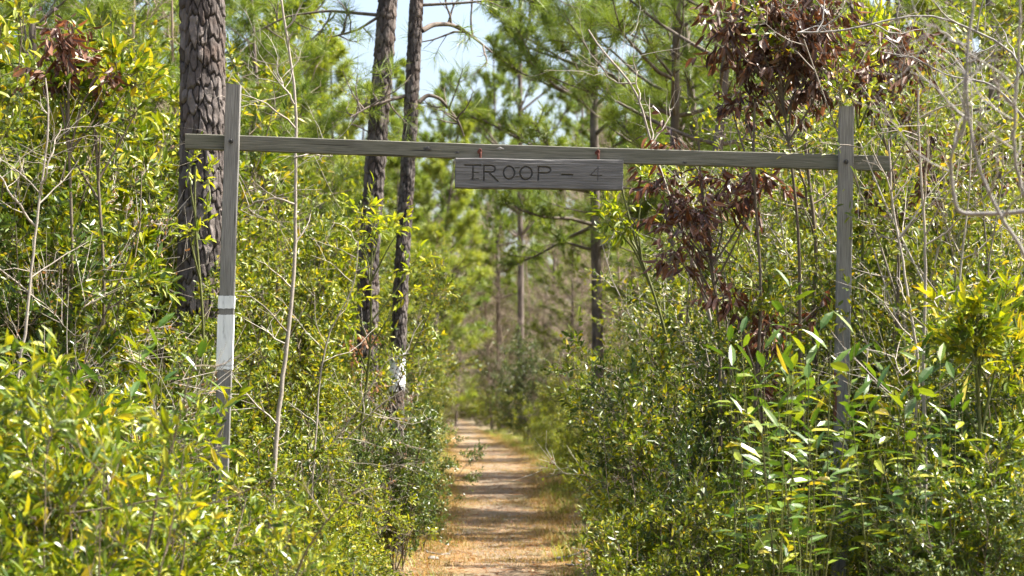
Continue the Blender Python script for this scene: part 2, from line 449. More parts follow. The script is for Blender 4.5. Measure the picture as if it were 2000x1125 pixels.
# ------------------------------------------------------------------ world, sun, camera
w = bpy.data.worlds.new('World'); SC.world = w; w.use_nodes = True
nt = w.node_tree; nt.nodes.clear()
AZ, EL = math.radians(83), math.radians(57)
sky = nt.nodes.new('ShaderNodeTexSky'); sky.sky_type = 'NISHITA'; sky.sun_disc = False
sky.sun_elevation = EL; sky.sun_rotation = AZ; sky.air_density = 1.0; sky.dust_density = 5.0; sky.ozone_density = 1.0
bg = nt.nodes.new('ShaderNodeBackground'); bg.inputs[1].default_value = 0.10
wo = nt.nodes.new('ShaderNodeOutputWorld')
nt.links.new(sky.outputs[0], bg.inputs[0]); nt.links.new(bg.outputs[0], wo.inputs[0])
sd = Vector((math.sin(AZ)*math.cos(EL), math.cos(AZ)*math.cos(EL), math.sin(EL)))
sl = bpy.data.lights.new('sun', 'SUN'); sl.energy = 5.0; sl.angle = math.radians(0.53); sl.color = (1.0, 0.955, 0.87)
so = bpy.data.objects.new('sun', sl); COL.objects.link(so); so.rotation_euler = sd.to_track_quat('Z', 'Y').to_euler()
so.location = (20, 5, 30)

cam = bpy.data.cameras.new('camera'); co = bpy.data.objects.new('camera', cam); COL.objects.link(co)
co.location = (0, 0, CZ); co.rotation_euler = (PI/2, 0, 0)
cam.sensor_width = 36; cam.lens = F/2000*36; cam.shift_y = (HV-562.5)/2000
cam.clip_end = 2000; cam.dof.use_dof = True; cam.dof.focus_distance = 12.6; cam.dof.aperture_fstop = 4.2
SC.camera = co
SC.view_settings.view_transform = 'Standard'; SC.view_settings.look = 'None'; SC.view_settings.gamma = 1
SC.view_settings.exposure = 1.90
cy = SC.cycles; cy.max_bounces = 5; cy.diffuse_bounces = 3; cy.glossy_bounces = 1; cy.transmission_bounces = 3
cy.transparent_max_bounces = 2; cy.caustics_reflective = False; cy.caustics_refractive = False
cy.sample_clamp_indirect = 6; cy.use_denoising = True; cy.use_adaptive_sampling = True; cy.adaptive_threshold = 0.02

# ------------------------------------------------------------------ ground and path
YV = np.array([-30, 18.3, 28.5, 51, 85, 142, 260.]); XV = np.array([-0.05, -0.11, -0.20, -0.50, -1.80, -4.1, -10.])
def path_x(y): return np.interp(y, YV, XV)
def path_hw(y): return np.interp(y, [0, 18, 26, 40, 60, 90, 150], [.74, .72, .82, 1.1, 1.25, .95, .8])
def gh(x, y):
    d = np.abs(x-path_x(y))
    h = 0.16*(vnoise(x*0.35, y*0.35, 3)-0.5)+0.05*(vnoise(x*1.3, y*1.3, 5)-0.5)
    m = np.clip((d-0.6)/1.2, 0, 1)
    swell = 0.05*(vnoise(np.full_like(d, 3.1), y*0.33, 9)-0.5)+0.035*(vnoise(x*0.7+4, y*1.1, 12)-0.5)
    t = np.clip((y-150)/90, 0, 1)
    return h*m+swell+0.10*m*m+4.0*t*t*(3-2*t)

def grid_obj(name, xs, ys, hfun, mat, extra=None, attr=0.5):
    X, Y = np.meshgrid(xs, ys) if extra is None else extra(xs, ys)
    Z = hfun(X, Y); a = Acc(); nx = X.shape[1]; ny = X.shape[0]
    i = np.arange(ny-1)[:, None]; j = np.arange(nx-1)[None]
    q = np.stack([i*nx+j, i*nx+j+1, (i+1)*nx+j+1, (i+1)*nx+j], -1).reshape(-1, 4)
    a.add(np.stack([X, Y, Z], -1).reshape(-1, 3), q, attr)
    return link(name, a.mesh(name), mat)

def gmat():
    m, nt, out = nmat('forest_floor'); tc = node(nt, 'ShaderNodeTexCoord'); ob = tc.outputs['Object']
    n = noise(nt, ob, 1.2, 6, 0.6); n2 = noise(nt, ob, 22, 5, 0.7)
    c = ramp(nt, math_(nt, 'ADD', math_(nt, 'MULTIPLY', n, 0.5), math_(nt, 'MULTIPLY', n2, 0.5)),
             [(.3, G(.07, .05, .025)), (.48, G(.16, .12, .06)), (.6, G(.20, .15, .075)), (.75, G(.30, .24, .12))])
    p = node(nt, 'ShaderNodeBsdfPrincipled'); nt.links.new(c, p.inputs['Base Color']); p.inputs['Roughness'].default_value = .95
    nt.links.new(bump(nt, n2, .8, .04), p.inputs['Normal']); nt.links.new(p.outputs[0], out.inputs[0]); return m
def pmat():
    m, nt, out = nmat('path_litter'); tc = node(nt, 'ShaderNodeTexCoord'); ob = tc.outputs['Object']
    n = noise(nt, mapping(nt, ob, (1, .5, 1)), 1.5, 7, 0.70, 0.6); n2 = noise(nt, ob, 35, 5, 0.75); n3 = noise(nt, mapping(nt, ob, (1, 1, 1)), 7, 4, 0.6)
    c = ramp(nt, math_(nt, 'ADD', math_(nt, 'MULTIPLY', n, 0.68), math_(nt, 'MULTIPLY', n2, 0.32)),
             [(.34, G(.07, .046, .026)), (.43, G(.115, .070, .034)), (.50, G(.215, .120, .042)), (.56, G(.125, .108, .040)), (.63, G(.21, .145, .064)), (.74, G(.30, .245, .16))])
    ac = node(nt, 'ShaderNodeAttribute', attribute_name='rnd').outputs['Fac']
    wl = noise(nt, mapping(nt, ob, (1, .35, 1)), 2.2, 5, .6)
    worn = math_(nt, 'MULTIPLY', math_(nt, 'SUBTRACT', math_(nt, 'MULTIPLY_ADD', wl, 1.3), ac, True), 2.6, True); nt.nodes[-2].inputs[2].default_value = 0
    for nd in nt.nodes:
        if nd.type == 'MATH' and nd.operation == 'MULTIPLY_ADD': nd.inputs[2].default_value = -.12
    soil = ramp(nt, n2, [(.3, G(.058, .042, .030)), (.48, G(.135, .088, .052)), (.66, G(.27, .23, .175))])
    c = mixc(nt, math_(nt, 'MULTIPLY', worn, .8), c, soil)
    c = mixc(nt, math_(nt, 'MULTIPLY', math_(nt, 'SUBTRACT', n3, .52, True), 4.0, True), c, (.24, .20, .14))
    p = node(nt, 'ShaderNodeBsdfPrincipled'); nt.links.new(c, p.inputs['Base Color']); p.inputs['Roughness'].default_value = .95
    nt.links.new(bump(nt, math_(nt, 'ADD', n2, n3), .8, .03), p.inputs['Normal']); nt.links.new(p.outputs[0], out.inputs[0]); return m
MG = gmat(); MP = pmat()
xs = np.concatenate([np.linspace(-700, -32, 12), np.linspace(-28, -4.2, 36), np.linspace(-4, 4, 81), np.linspace(4.2, 28, 36), np.linspace(32, 700, 12)])
ys = np.concatenate([np.linspace(-60, -1, 12), np.linspace(0, 60, 301), np.linspace(60.5, 170, 160), np.linspace(176, 1500, 24)])
def ground_h(x, y): return gh(x, y)-0.02*np.clip(1-(np.abs(x-path_x(y))-path_hw(y)+0.12)/0.1, 0, 1)
grid_obj('ground', xs, ys, ground_h, MG)['kind'] = 'structure'
def strip(xs, ys):
    U, Y = np.meshgrid(xs, ys)
    e = (0.34*(vnoise(Y*0.55, np.sign(U)*7.7, 21)-0.5)+.18*(vnoise(Y*1.9, np.sign(U)*3.3, 22)-0.5))*np.abs(U)
    return path_x(Y)+U*(path_hw(Y)+e), Y
ob = grid_obj('path', np.linspace(-1, 1, 27), np.concatenate([np.linspace(-4, 60, 500), np.linspace(60.4, 152, 260)]),
              lambda x, y: gh(x, y)+0.006-0.022*np.clip((np.abs(x-path_x(y))/path_hw(y)-0.86)/0.14, 0, 1), MP, strip, np.tile(np.abs(np.linspace(-1, 1, 27)[:-1]+1/26), 759))
ob['kind'] = 'structure'

# ------------------------------------------------------------------ gate and sign
def lumber(Lh, wd, th, seed, n=60, amp=0.0012):
    """bevelled board, X along its length, centred"""
    rng = RNG(seed); b = 0.004
    sec = np.array([(-wd/2+b, -th/2), (wd/2-b, -th/2), (wd/2, -th/2+b), (wd/2, th/2-b), (wd/2-b, th/2), (-wd/2+b, th/2), (-wd/2, th/2-b), (-wd/2, -th/2+b)])
    x = np.linspace(-Lh/2, Lh/2, n); k = len(sec)
    oz = amp*2.5*np.sin(x*1.3+seed)+amp*1.5*(vnoise(x*3, x*0+seed, seed)-.5)
    V = np.zeros((n, k, 3)); V[..., 0] = x[:, None]
    jit = amp*(np.stack([vnoise(x*9, x*0+q*5.3, seed+1) for q in range(k)], 1)-0.5)*2
    V[..., 2] = sec[:, 0][None]+oz[:, None]+jit; V[..., 1] = sec[:, 1][None]+jit*0.7
    V[0, :, 0] += rng.normal(size=k)*0.002; V[-1, :, 0] += rng.normal(size=k)*0.002
    a = Acc(); i = np.arange(n-1)[:, None]; j = np.arange(k)[None]
    q = np.stack([i*k+j, (i+1)*k+j, (i+1)*k+(j+1) % k, i*k+(j+1) % k], -1).reshape(-1, 4)
    a.add(V.reshape(-1, 3), q)
    a.add(V[0], [list(range(k))]); a.add(V[-1], [list(range(k))[::-1]])
    return a
MPOST = wood_mat('grey_post_wood', G(.265, .255, .235), G(.085, .082, .073), G(.50, .485, .455))
MBEAM = wood_mat('beam_wood', G(.185, .175, .148), G(.055, .052, .043), G(.42, .40, .345), 0.3)
MSIGN = wood_mat('sign_wood', G(.175, .170, .163), G(.062, .060, .057), G(.36, .355, .345), 0.0, True)
MPAINT = simple_mat('white_blaze_paint', [(.26, G(.40, .41, .40)), (.36, G(.66, .68, .68)), (.6, G(.78, .80, .80))], .7, 16, (3, 1, .5), .5, .004)
MBOLT = simple_mat('dark_bolt_steel', [(.3, G(.03, .03, .032)), (.7, G(.09, .085, .08))], .5, 60)
MRUST = simple_mat('rusty_steel', [(.3, G(.06, .018, .012)), (.7, G(.15, .042, .026))], .7, 80)
MRED = simple_mat('red_brown_stain', [(.3, G(.12, .045, .03)), (.7, G(.22, .09, .06))], .8, 20)

def place_lumber(name, A, B, wd, th, mat, parent, seed, label=None):
    A = Vector(A); B = Vector(B); d = B-A; L = d.length; x = d.normalized()
    y = Vector((0, 1, 0)); y = (y-x*y.dot(x)).normalized(); z = x.cross(y)
    me = lumber(L, wd, th, seed).mesh(name, False)
    o = link(name, me, mat, parent)
    Mx = Matrix((x, y, z)).transposed().to_4x4(); Mx.translation = (A+B)/2
    o.matrix_local = Mx
    return o
gate = thing('trail_gate', 'weathered grey wooden gate frame of two posts and a long crossbeam across the path', 'gate')
YG = 12.0
def post(top, low, seed, name='post'):
    # through two pixel points, down into the ground
    A = P(*top, YG); B = P(*low, YG); t = (A[2]+0.25)/(A[2]-B[2]); C = A+(B-A)*t
    return place_lumber(name, C, A, 0.087, 0.04, MPOST, gate, seed), A, C
pl, plA, plC = post((455.5, 166), (434, 870), 3)
pr, prA, prC = post((1653, 209), (1643.5, 860), 8)
YB = YG+0.043
place_lumber('crossbeam', P(363, 277, YB), P(1738, 321, YB), 0.089, 0.038, MBEAM, gate, 5)
def on_post(A, C, v, dy, du=0.0):
    z = P(0, v, YG)[2]; t = (A[2]-z)/(A[2]-C[2]); p = A+(C-A)*t; return p+np.array([du, dy, 0])
def band(name, A, C, v0, v1, mat, wmul=1.0, off=0.0, seed=1):
    p0 = on_post(A, C, v1, 0); p1 = on_post(A, C, v0, 0)
    # thin sleeve of paint round the face and edges, slightly ragged ends
    rng = RNG(seed); n = 9; a = Acc()
    hw = 0.0470*wmul
    y0 = -0.0232
    xs_ = np.linspace(-hw, hw, n)+off
    lo = np.stack([p0[0]+xs_, np.full(n, YG+y0), p0[2]+rng.normal(size=n)*0.002], 1)
    hi = np.stack([p1[0]+xs_, np.full(n, YG+y0), p1[2]+rng.normal(size=n)*0.002], 1)
    q = [[i, i+1, n+i+1, n+i] for i in range(n-1)]
    a.add(np.concatenate([lo, hi]), q)
    for s, e in ((0, 1), (n-1, -1)):
        lo2 = lo[s]+np.array([0, 0.046, 0]); hi2 = hi[s]+np.array([0, 0.046, 0])
        a.add(np.array([lo[s], lo2, hi2, hi[s]]), [[0, 1, 2, 3]])
    return link(name, a.mesh(name, False), mat, gate)
for k_, (v0, v1) in enumerate([(578, 603), (615, 722)]):
    b_ = band('paint_band', plA, plC, v0, v1, MPAINT, seed=k_+1); b_['label'] = ['short white paint band', 'long white paint blaze'][k_]
st_ = band('red_stain', prA, prC, 728, 822, MRED, 0.14, -0.041, 4)
def cyl(acc, c, axis, r, L, n=14):
    axis = unit(np.array(axis, float)); tube(acc, np.array([c-axis*L/2, c+axis*L/2]), r, n)
    e = unit(np.cross(axis, [0.13, 0.97, 0.21] if abs(axis[1]) < .9 else [1, 0, 0]))
    f = np.cross(axis, e); th = np.arange(n)*2*PI/n
    for s in (-1, 1):
        ring = c+s*axis*L/2+r*(np.cos(th)[:, None]*e+np.sin(th)[:, None]*f)
        acc.add(ring, [list(range(n))])
for A_, C_, v_, tilt in ((plA, plC, 277, .3), (prA, prC, 317, -.5)):
    a = Acc(); c = on_post(A_, C_, v_, -0.022)
    cyl(a, c, (0, 1, 0), 0.014, 0.004); cyl(a, c+np.array([0, -.006, 0]), (0, 1, 0), 0.008, 0.01, 6)
    cyl(a, c+np.array([0.006*tilt, -.016, .003]), (tilt, -1, .35), 0.0045, 0.03, 8)
    link('bolt', a.mesh('bolt'), MBOLT, gate)
# beam knots
for u, v, r in ((977, 291, .012), (835, 290, .018), (1337, 318, .008), (893, 299, .009)):
    a = Acc(); c = P(u, v, YB); c[1] = YB-0.0200
    rng = RNG(int(u)); th = np.arange(12)*2*PI/12; rr = r*(1+.2*rng.normal(size=12))
    ring = np.stack([c[0]+1.5*rr*np.cos(th), np.full(12, c[1]), c[2]+.7*rr*np.sin(th)], 1)
    inn = np.stack([c[0]+.7*rr*np.cos(th), np.full(12, c[1]-.0025), c[2]+.35*rr*np.sin(th)], 1)
    i = np.arange(12); a.add(np.concatenate([ring, inn]), np.stack([i, (i+1) % 12, 12+(i+1) % 12, 12+i], 1)); a.add(inn, [list(range(12))])
    link('knot', a.mesh('knot'), MPOST if u == 977 else MBOLT, gate)

# sign board with routed letters
SW, SH, ST = 0.982, 0.174, 0.036
sign = thing('hanging_sign', 'weathered grey board with carved letters TROOP - 4 hanging under the crossbeam', 'sign')
def seg(x0, y0, x1, y1): return [(x0, y0, x1, y1)]
def arc(cx, cy, rx, ry, a0, a1, n=14):
    t = np.radians(np.linspace(a0, a1, n)); px = cx+rx*np.cos(t); py = cy+ry*np.sin(t)
    return [(px[i], py[i], px[i+1], py[i+1]) for i in range(n-1)]
# zoomed photo coordinates: board spans x 145..1785, y 245..545 (5 px to the photo px)
ST_ = []
def strokes(lst, w=8.0, d=1.0): ST_.extend([(s, w, d) for s in lst])
strokes(seg(240, 318, 392, 318)+seg(318, 318, 318, 462))
strokes(seg(312, 392, 372, 392)+seg(300, 458, 372, 452), 6, .6)
strokes(seg(425, 320, 425, 470)+seg(425, 320, 500, 320)+arc(500, 352, 34, 32, -90, 90)+seg(500, 384, 430, 384)+seg(470, 386, 562, 474))
strokes(arc(670, 388, 54, 64, 0, 360, 26)); strokes(arc(836, 390, 58, 66, 0, 360, 26))
strokes(seg(735, 335, 775, 335)+seg(735, 425, 775, 425), 4, .5)
strokes(seg(955, 322, 955, 460)+seg(955, 322, 1035, 322)+arc(1035, 354, 40, 32, -90, 90)+seg(1035, 386, 960, 386))
strokes(seg(1185, 402, 1285, 402), 10)
strokes(seg(1535, 325, 1462, 405)+seg(1462, 405, 1572, 405)+seg(1535, 325, 1535, 450), 5, .4)
nx, ny = 560, 100
gx = np.linspace(0, 1, nx); gz = np.linspace(0, 1, ny); GX, GZ = np.meshgrid(gx, gz)
zx = 145+GX*1640; zy = 245+(1-GZ)*300
dep = np.zeros_like(GX)
for (x0, y0, x1, y1), w_, d_ in ST_:
    dx, dy = x1-x0, y1-y0; t = np.clip(((zx-x0)*dx+(zy-y0)*dy)/(dx*dx+dy*dy+1e-9), 0, 1)
    dd = np.hypot(zx-x0-t*dx, zy-y0-t*dy)+3*(vnoise(zx/9, zy/9, 3)-.5)
    dep = np.maximum(dep, d_*np.clip((w_*1.15-dd)/(w_*0.7), 0, 1))
nz_ = 0.0022*(vnoise(GX*7, GZ*26, 4)-.5)+0.0014*(vnoise(GX*20, GZ*90, 6)-.5)
edge = np.minimum(np.minimum(GX, 1-GX)*SW, np.minimum(GZ, 1-GZ)*SH)
rnde = 0.004*np.clip(1-edge/0.005, 0, 1)**2
XX = (GX-.5)*SW; ZZ = (GZ-.5)*SH+0.0022*np.sin(GX*9)*(2*GZ-1)
YY = -ST/2+nz_+rnde+0.011*dep
a = Acc(); i = np.arange(ny-1)[:, None]; j = np.arange(nx-1)[None]
q = np.stack([i*nx+j, i*nx+j+1, (i+1)*nx+j+1, (i+1)*nx+j], -1).reshape(-1, 4)
fd = (dep[:-1, :-1]+dep[1:, 1:])/2
blot = np.clip((vnoise(GX*5, GZ*5+9, 8)-.62)*3, 0, .8)*np.clip(1.3-2.5*GZ, 0, 1)
a.add(np.stack([XX, YY, ZZ], -1).reshape(-1, 3), q, np.clip(fd+blot[:-1, :-1], 0, 1).ravel())  # face tone: painted groove shade by depth, with blots added
def rim(idx):
    Vf = np.stack([XX, YY, ZZ], -1).reshape(-1, 3)[idx]; Vb = Vf.copy(); Vb[:, 1] = ST/2
    m_ = len(idx); a.add(np.concatenate([Vf, Vb]), np.stack([np.arange(m_-1), np.arange(1, m_), m_+np.arange(1, m_), m_+np.arange(m_-1)], 1), 0.0)
rim(np.arange(nx)[::-1]); rim((ny-1)*nx+np.arange(nx)); rim(np.arange(ny)*nx); rim((np.arange(ny)*nx+nx-1)[::-1])
cr = np.array([[-SW/2, ST/2, -SH/2], [SW/2, ST/2, -SH/2], [SW/2, ST/2, SH/2], [-SW/2, ST/2, SH/2]]); a.add(cr, [[3, 2, 1, 0]])
YS = YG-0.006
bo = link('board', a.mesh('board', False), MSIGN, sign)
pc = P(1053, 340.5, YS); bo.location = pc; bo.rotation_euler = (math.radians(-2.0), math.radians(0.75), 0)
for u, vt, vb in ((938, 296, 312), (1168, 298, 315)):
    a = Acc(); c = P(u, vt, YG+.01); e = P(u, vb, YG-.01)
    cyl(a, c+np.array([-.006, .006, 0]), (0, 1, 0), .012, .006, 10)
    th = np.linspace(0, 2*PI, 15); r_ = .014
    tube(a, np.stack([c[0]+r_*.55*np.cos(th), c[1]-.006+0*th, c[2]+r_*np.sin(th)], 1), .0035, 6)
    tube(a, np.array([c+np.array([.003, -.012, -.004]), (c+e)/2+np.array([.004, -.012, 0]), e+np.array([.003, 0, -.006])]), .0045, 6)
    tube(a, np.array([c+np.array([-.004, -.008, -.006]), e+np.array([-.003, 0, -.006])]), .003, 6)
    link('hook', a.mesh('hook'), MRUST, sign)

# ------------------------------------------------------------------ big pine trunks with plated bark
def bark_trunk(name, uv, Y, rpx, seed, mat, parent, ztop, ps, depth, nu=150, dz=0.015, zfine=None):
    vs = np.array([q[1] for q in uv], float); us = np.array([q[0] for q in uv], float)
    zz = CZ+(HV-vs)*Y/F; xx = (us-1000)*Y/F; o_ = np.argsort(zz); zz = zz[o_]; xx = xx[o_]
    slope = (xx[-1]-xx[-2])/(zz[-1]-zz[-2])
    def cxz(z): return np.where(z > zz[-1], xx[-1]+slope*0.6*(z-zz[-1]), np.interp(z, zz, xx))
    R0 = rpx*Y/F
    zt = zfine or P(0, -40, Y)[2]
    z = np.concatenate([np.arange(-0.1, zt, dz), np.linspace(zt, ztop, 40)])
    r = R0*(1+0.35*np.exp(-np.maximum(z, 0)/0.35))*(1-0.75*np.clip((z-2)/(ztop), 0, 1)**1.3)
    circ = 2*PI*R0; nuc = max(5, round(circ/ps[0]))
    th = np.arange(nu)/nu
    Uc, Zc = np.meshgrid(th, z)
    a_ = Uc*nuc+(0.9*(vnoise(Uc*nuc*0.7, Zc*4.5, seed)-.5)+.35*(vnoise(Uc*nuc*2.3, Zc*17, seed+2)-.5))*np.sin(Uc*PI)**.3; b_ = Zc/ps[1]+.7*(vnoise(Uc*nuc*1.3, Zc*4, seed+7)-.5)+.35*(vnoise(Uc*nuc*3.1, Zc*19, seed+8)-.5)
    rng = RNG(seed); NT = 4096; tab = rng.random((NT, 3))
    F1 = np.full(Uc.shape, 9.); F2 = np.full(Uc.shape, 9.); LY = np.zeros(Uc.shape); ID = np.zeros(Uc.shape)
    ai = np.floor(a_).astype(int); bi = np.floor(b_).astype(int)
    for du in (-1, 0, 1):
        for dv in (-1, 0, 1):
            ci = (ai+du); cj = bi+dv; k = ((ci % nuc)*131+cj*17+seed) % NT
            px = ci+0.5+(tab[k, 0]-.5)*0.9+(cj % 2)*0.35-0.17; py = cj+0.5+(tab[k, 1]-.5)*0.9
            d = np.hypot(a_-px, (b_-py)*1.0)
            nearer = d < F1
            F2 = np.where(nearer, F1, np.minimum(F2, d)); ID = np.where(nearer, tab[k, 2], ID); LY = np.where(nearer, b_-py, LY); F1 = np.where(nearer, d, F1)
    e = np.clip((F2-F1)/0.15-.10, 0, 1); e = e**.8
    h = e*(0.40+0.40*ID-0.55*np.clip(LY, -.5, .5))+0.30*(vnoise(Uc*nuc*3, Zc*25, seed+3)-.5)*e
    h += 0.42*np.floor(4.5*vnoise(Uc*nuc*2.2, Zc*14, seed+5))/3*e
    rad = r[:, None]-depth*0.6+depth*h
    cx = cxz(z)
    V = np.stack([cx[:, None]+rad*np.cos(Uc*2*PI), Y+rad*np.sin(Uc*2*PI), Zc], -1)
    n = len(z); i = np.arange(n-1)[:, None]; j = np.arange(nu)[None]
    q = np.stack([i*nu+j, i*nu+(j+1) % nu, (i+1)*nu+(j+1) % nu, (i+1)*nu+j], -1).reshape(-1, 4)
    a = Acc(); a.add(V.reshape(-1, 3), q); me = a.mesh(name)
    for nm, val in (('hgt', h), ('pid', ID)):
        at = me.attributes.new(nm, 'FLOAT', 'POINT'); at.data.foreach_set('value', val.astype(np.float32).ravel())
    link('trunk', me, mat, parent)
    return cxz, lambda zq: np.interp(zq, z, r), (z, cx, rad)
MB1 = bark_mat('pine_plate_bark', G(.085, .070, .063), G(.008, .007, .006), G(.20, .172, .155))
MB2 = bark_mat('dark_pine_bark', G(.072, .060, .055), G(.010, .008, .007), G(.17, .148, .135), 1.3)

def crown_on(parent, cxz, Y, z0, z1, blen, seed, nn=40, nw=.006, n_l=3, dz=.9, nsub=9):
    rng = RNG(seed); wood = Acc(); fol = Acc(); C = []; A = []; z = z0
    while z < z1:
        f = (z-z0)/(z1-z0)
        for i in range(n_l):
            az = rng.random()*2*PI; el = 0.15+.7*f
            d = np.array([math.cos(az)*math.cos(el), math.sin(az)*math.cos(el), math.sin(el)])
            limb_set(wood, C, A, rng, np.array([float(cxz(z)), Y, z]), d, blen*(1-f*.6)*(.7+.5*rng.random()), .03, nsub)
        z += dz
    tuft_needles(fol, np.array(C), np.array(A), rng, nn, .22, nw)
    link('branching', wood.mesh('branching'), M['limb'], parent); link('crown', fol.mesh('crown', False), M['needle'], parent)

T1 = thing('pine_tree', 'thick pine with deep plated bark rising just behind the left gate post', 'tree')
c1, r1, _ = bark_trunk('trunk', [(395, -10), (396, 300), (394, 500), (390, 700), (386, 1150)], 16.0, 45, 11, MB1, T1, 15.5, (.062, .155), .024, 340, .009)
crown_on(T1, c1, 16.0, 10.0, 15.5, 2.8, 5)
T2 = thing('pine_tree', 'leaning dark pine left of the white-blazed pine, dead brown leaves round its foot', 'tree')
c2, r2, _ = bark_trunk('trunk', [(758, -10), (748, 130), (737, 270), (727, 400), (720, 500), (717, 680), (715, 1100)], 22.0, 20, 23, MB2, T2, 16.5, (.06, .12), .022, 150, .016)
crown_on(T2, c2, 22.0, 10.5, 16.5, 2.8, 6)
T3 = thing('pine_tree', 'slender dark pine with a white painted blaze low on its trunk beside the path', 'tree')
c3, r3, d3 = bark_trunk('trunk', [(814, -10), (807, 130), (801, 250), (795, 350), (789, 450), (783, 550), (777, 700), (774, 800), (770, 1100)], 20.0, 14.5, 37, MB2, T3, 14.5, (.040, .085), .012, 130, .012)
crown_on(T3, c3, 20.0, 9.5, 14.5, 2.3, 7)
# blaze: a coat of paint following the bark
z_, cx_, rad_ = d3
i0 = np.searchsorted(z_, P(0, 765, 20)[2]); i1 = np.searchsorted(z_, P(0, 684, 20)[2])
nu_ = rad_.shape[1]; sel = np.arange(int(nu_*.5)-3, nu_+3) % nu_
a = Acc(); th = sel/nu_*2*PI; zz = z_[i0:i1]
rr = rad_[i0:i1][:, sel]*0.7+r3(1.7)*0.3+.004
V = np.stack([cx_[i0:i1][:, None]+rr*np.cos(th), 20+rr*np.sin(th), np.broadcast_to(zz[:, None], rr.shape)], -1)
nn_, mm = rr.shape; i = np.arange(nn_-1)[:, None]; j = np.arange(mm-1)[None]
q = np.stack([i*mm+j, i*mm+j+1, (i+1)*mm+j+1, (i+1)*mm+j], -1).reshape(-1, 4)
keep = (rad_[i0:i1][:, sel][:-1, :-1] > np.percentile(rad_[i0:i1], 24)).ravel()
zf = np.broadcast_to(((zz-zz[0])/(zz[-1]-zz[0]))[:-1, None], (nn_-1, mm-1)).ravel(); thf = np.broadcast_to(th[None, :-1], (nn_-1, mm-1)).ravel()
keep &= vnoise(thf*6, zf*9, 2) < 1.25-0.7*np.abs(zf*2-1)**3
keep &= ~((zf > .80) & (zf < .85) & (vnoise(thf*4, zf*3, 5) > .3))
a.add(V.reshape(-1, 3), q[keep]); link('white_blaze', a.mesh('white_blaze', False), MPAINT, T3)
def px_pts(l, Y): return np.array([P(u, v, Y) for u, v in l])
def smooth_pts(p, n=24):
    p = np.asarray(p); t = np.linspace(0, 1, len(p)); d = np.concatenate([[0], np.cumsum(np.linalg.norm(np.diff(p, axis=0), axis=1))]); d /= d[-1]
    s = np.linspace(0, 1, n); out_ = np.stack([np.interp(s, d, p[:, k]) for k in range(3)], 1)
    for _ in range(2): out_[1:-1] = (out_[:-2]+2*out_[1:-1]+out_[2:])/4
    return out_
def px_branches(parent, Y, lst, seed, tn=.0, mat='limb', nmat_='needle', n_tuft=1, nw=.004):
    rng = RNG(seed); wood = Acc(); fol = Acc(); C = []; A = []
    for l, r in lst:
        p = smooth_pts(px_pts(l, Y)); p[:, 1] += np.linspace(0, rng.normal()*.4, len(p))
        tube(wood, p, np.linspace(r, r*.3, len(p)), 6)
        S = []; E = []; twiggy(wood, p, r, rng, 7, .45, .3, 1, 3, S, E)
        for e, s in zip(E, S):
            for x, y in zip(e, s):
                if rng.random() < tn: C.append(x); A.append(unit(x-y))
    link('branching', wood.mesh('branching'), M[mat], parent)
    if C:
        tuft_needles(fol, np.array(C), np.array(A), rng, 26, .2, nw); link('crown', fol.mesh('crown', False), M[nmat_], parent)
px_branches(T3, 20.0, [([(824, 60), (845, 42), (880, 35), (915, 48), (960, 75)], .028), ([(818, 200), (835, 183), (860, 190), (895, 232), (905, 260)], .022),
                       ([(800, 185), (765, 198), (725, 215), (690, 240)], .02), ([(822, 10), (900, 8), (1000, 2), (1060, -14)], .016)], 3, .35)
px_branches(T2, 22.0, [([(742, 210), (715, 205), (700, 222), (690, 250)], .02), ([(760, 20), (700, 60), (650, 75)], .02), ([(745, 30), (640, 20), (560, 30), (500, 60)], .02)], 4, .6)

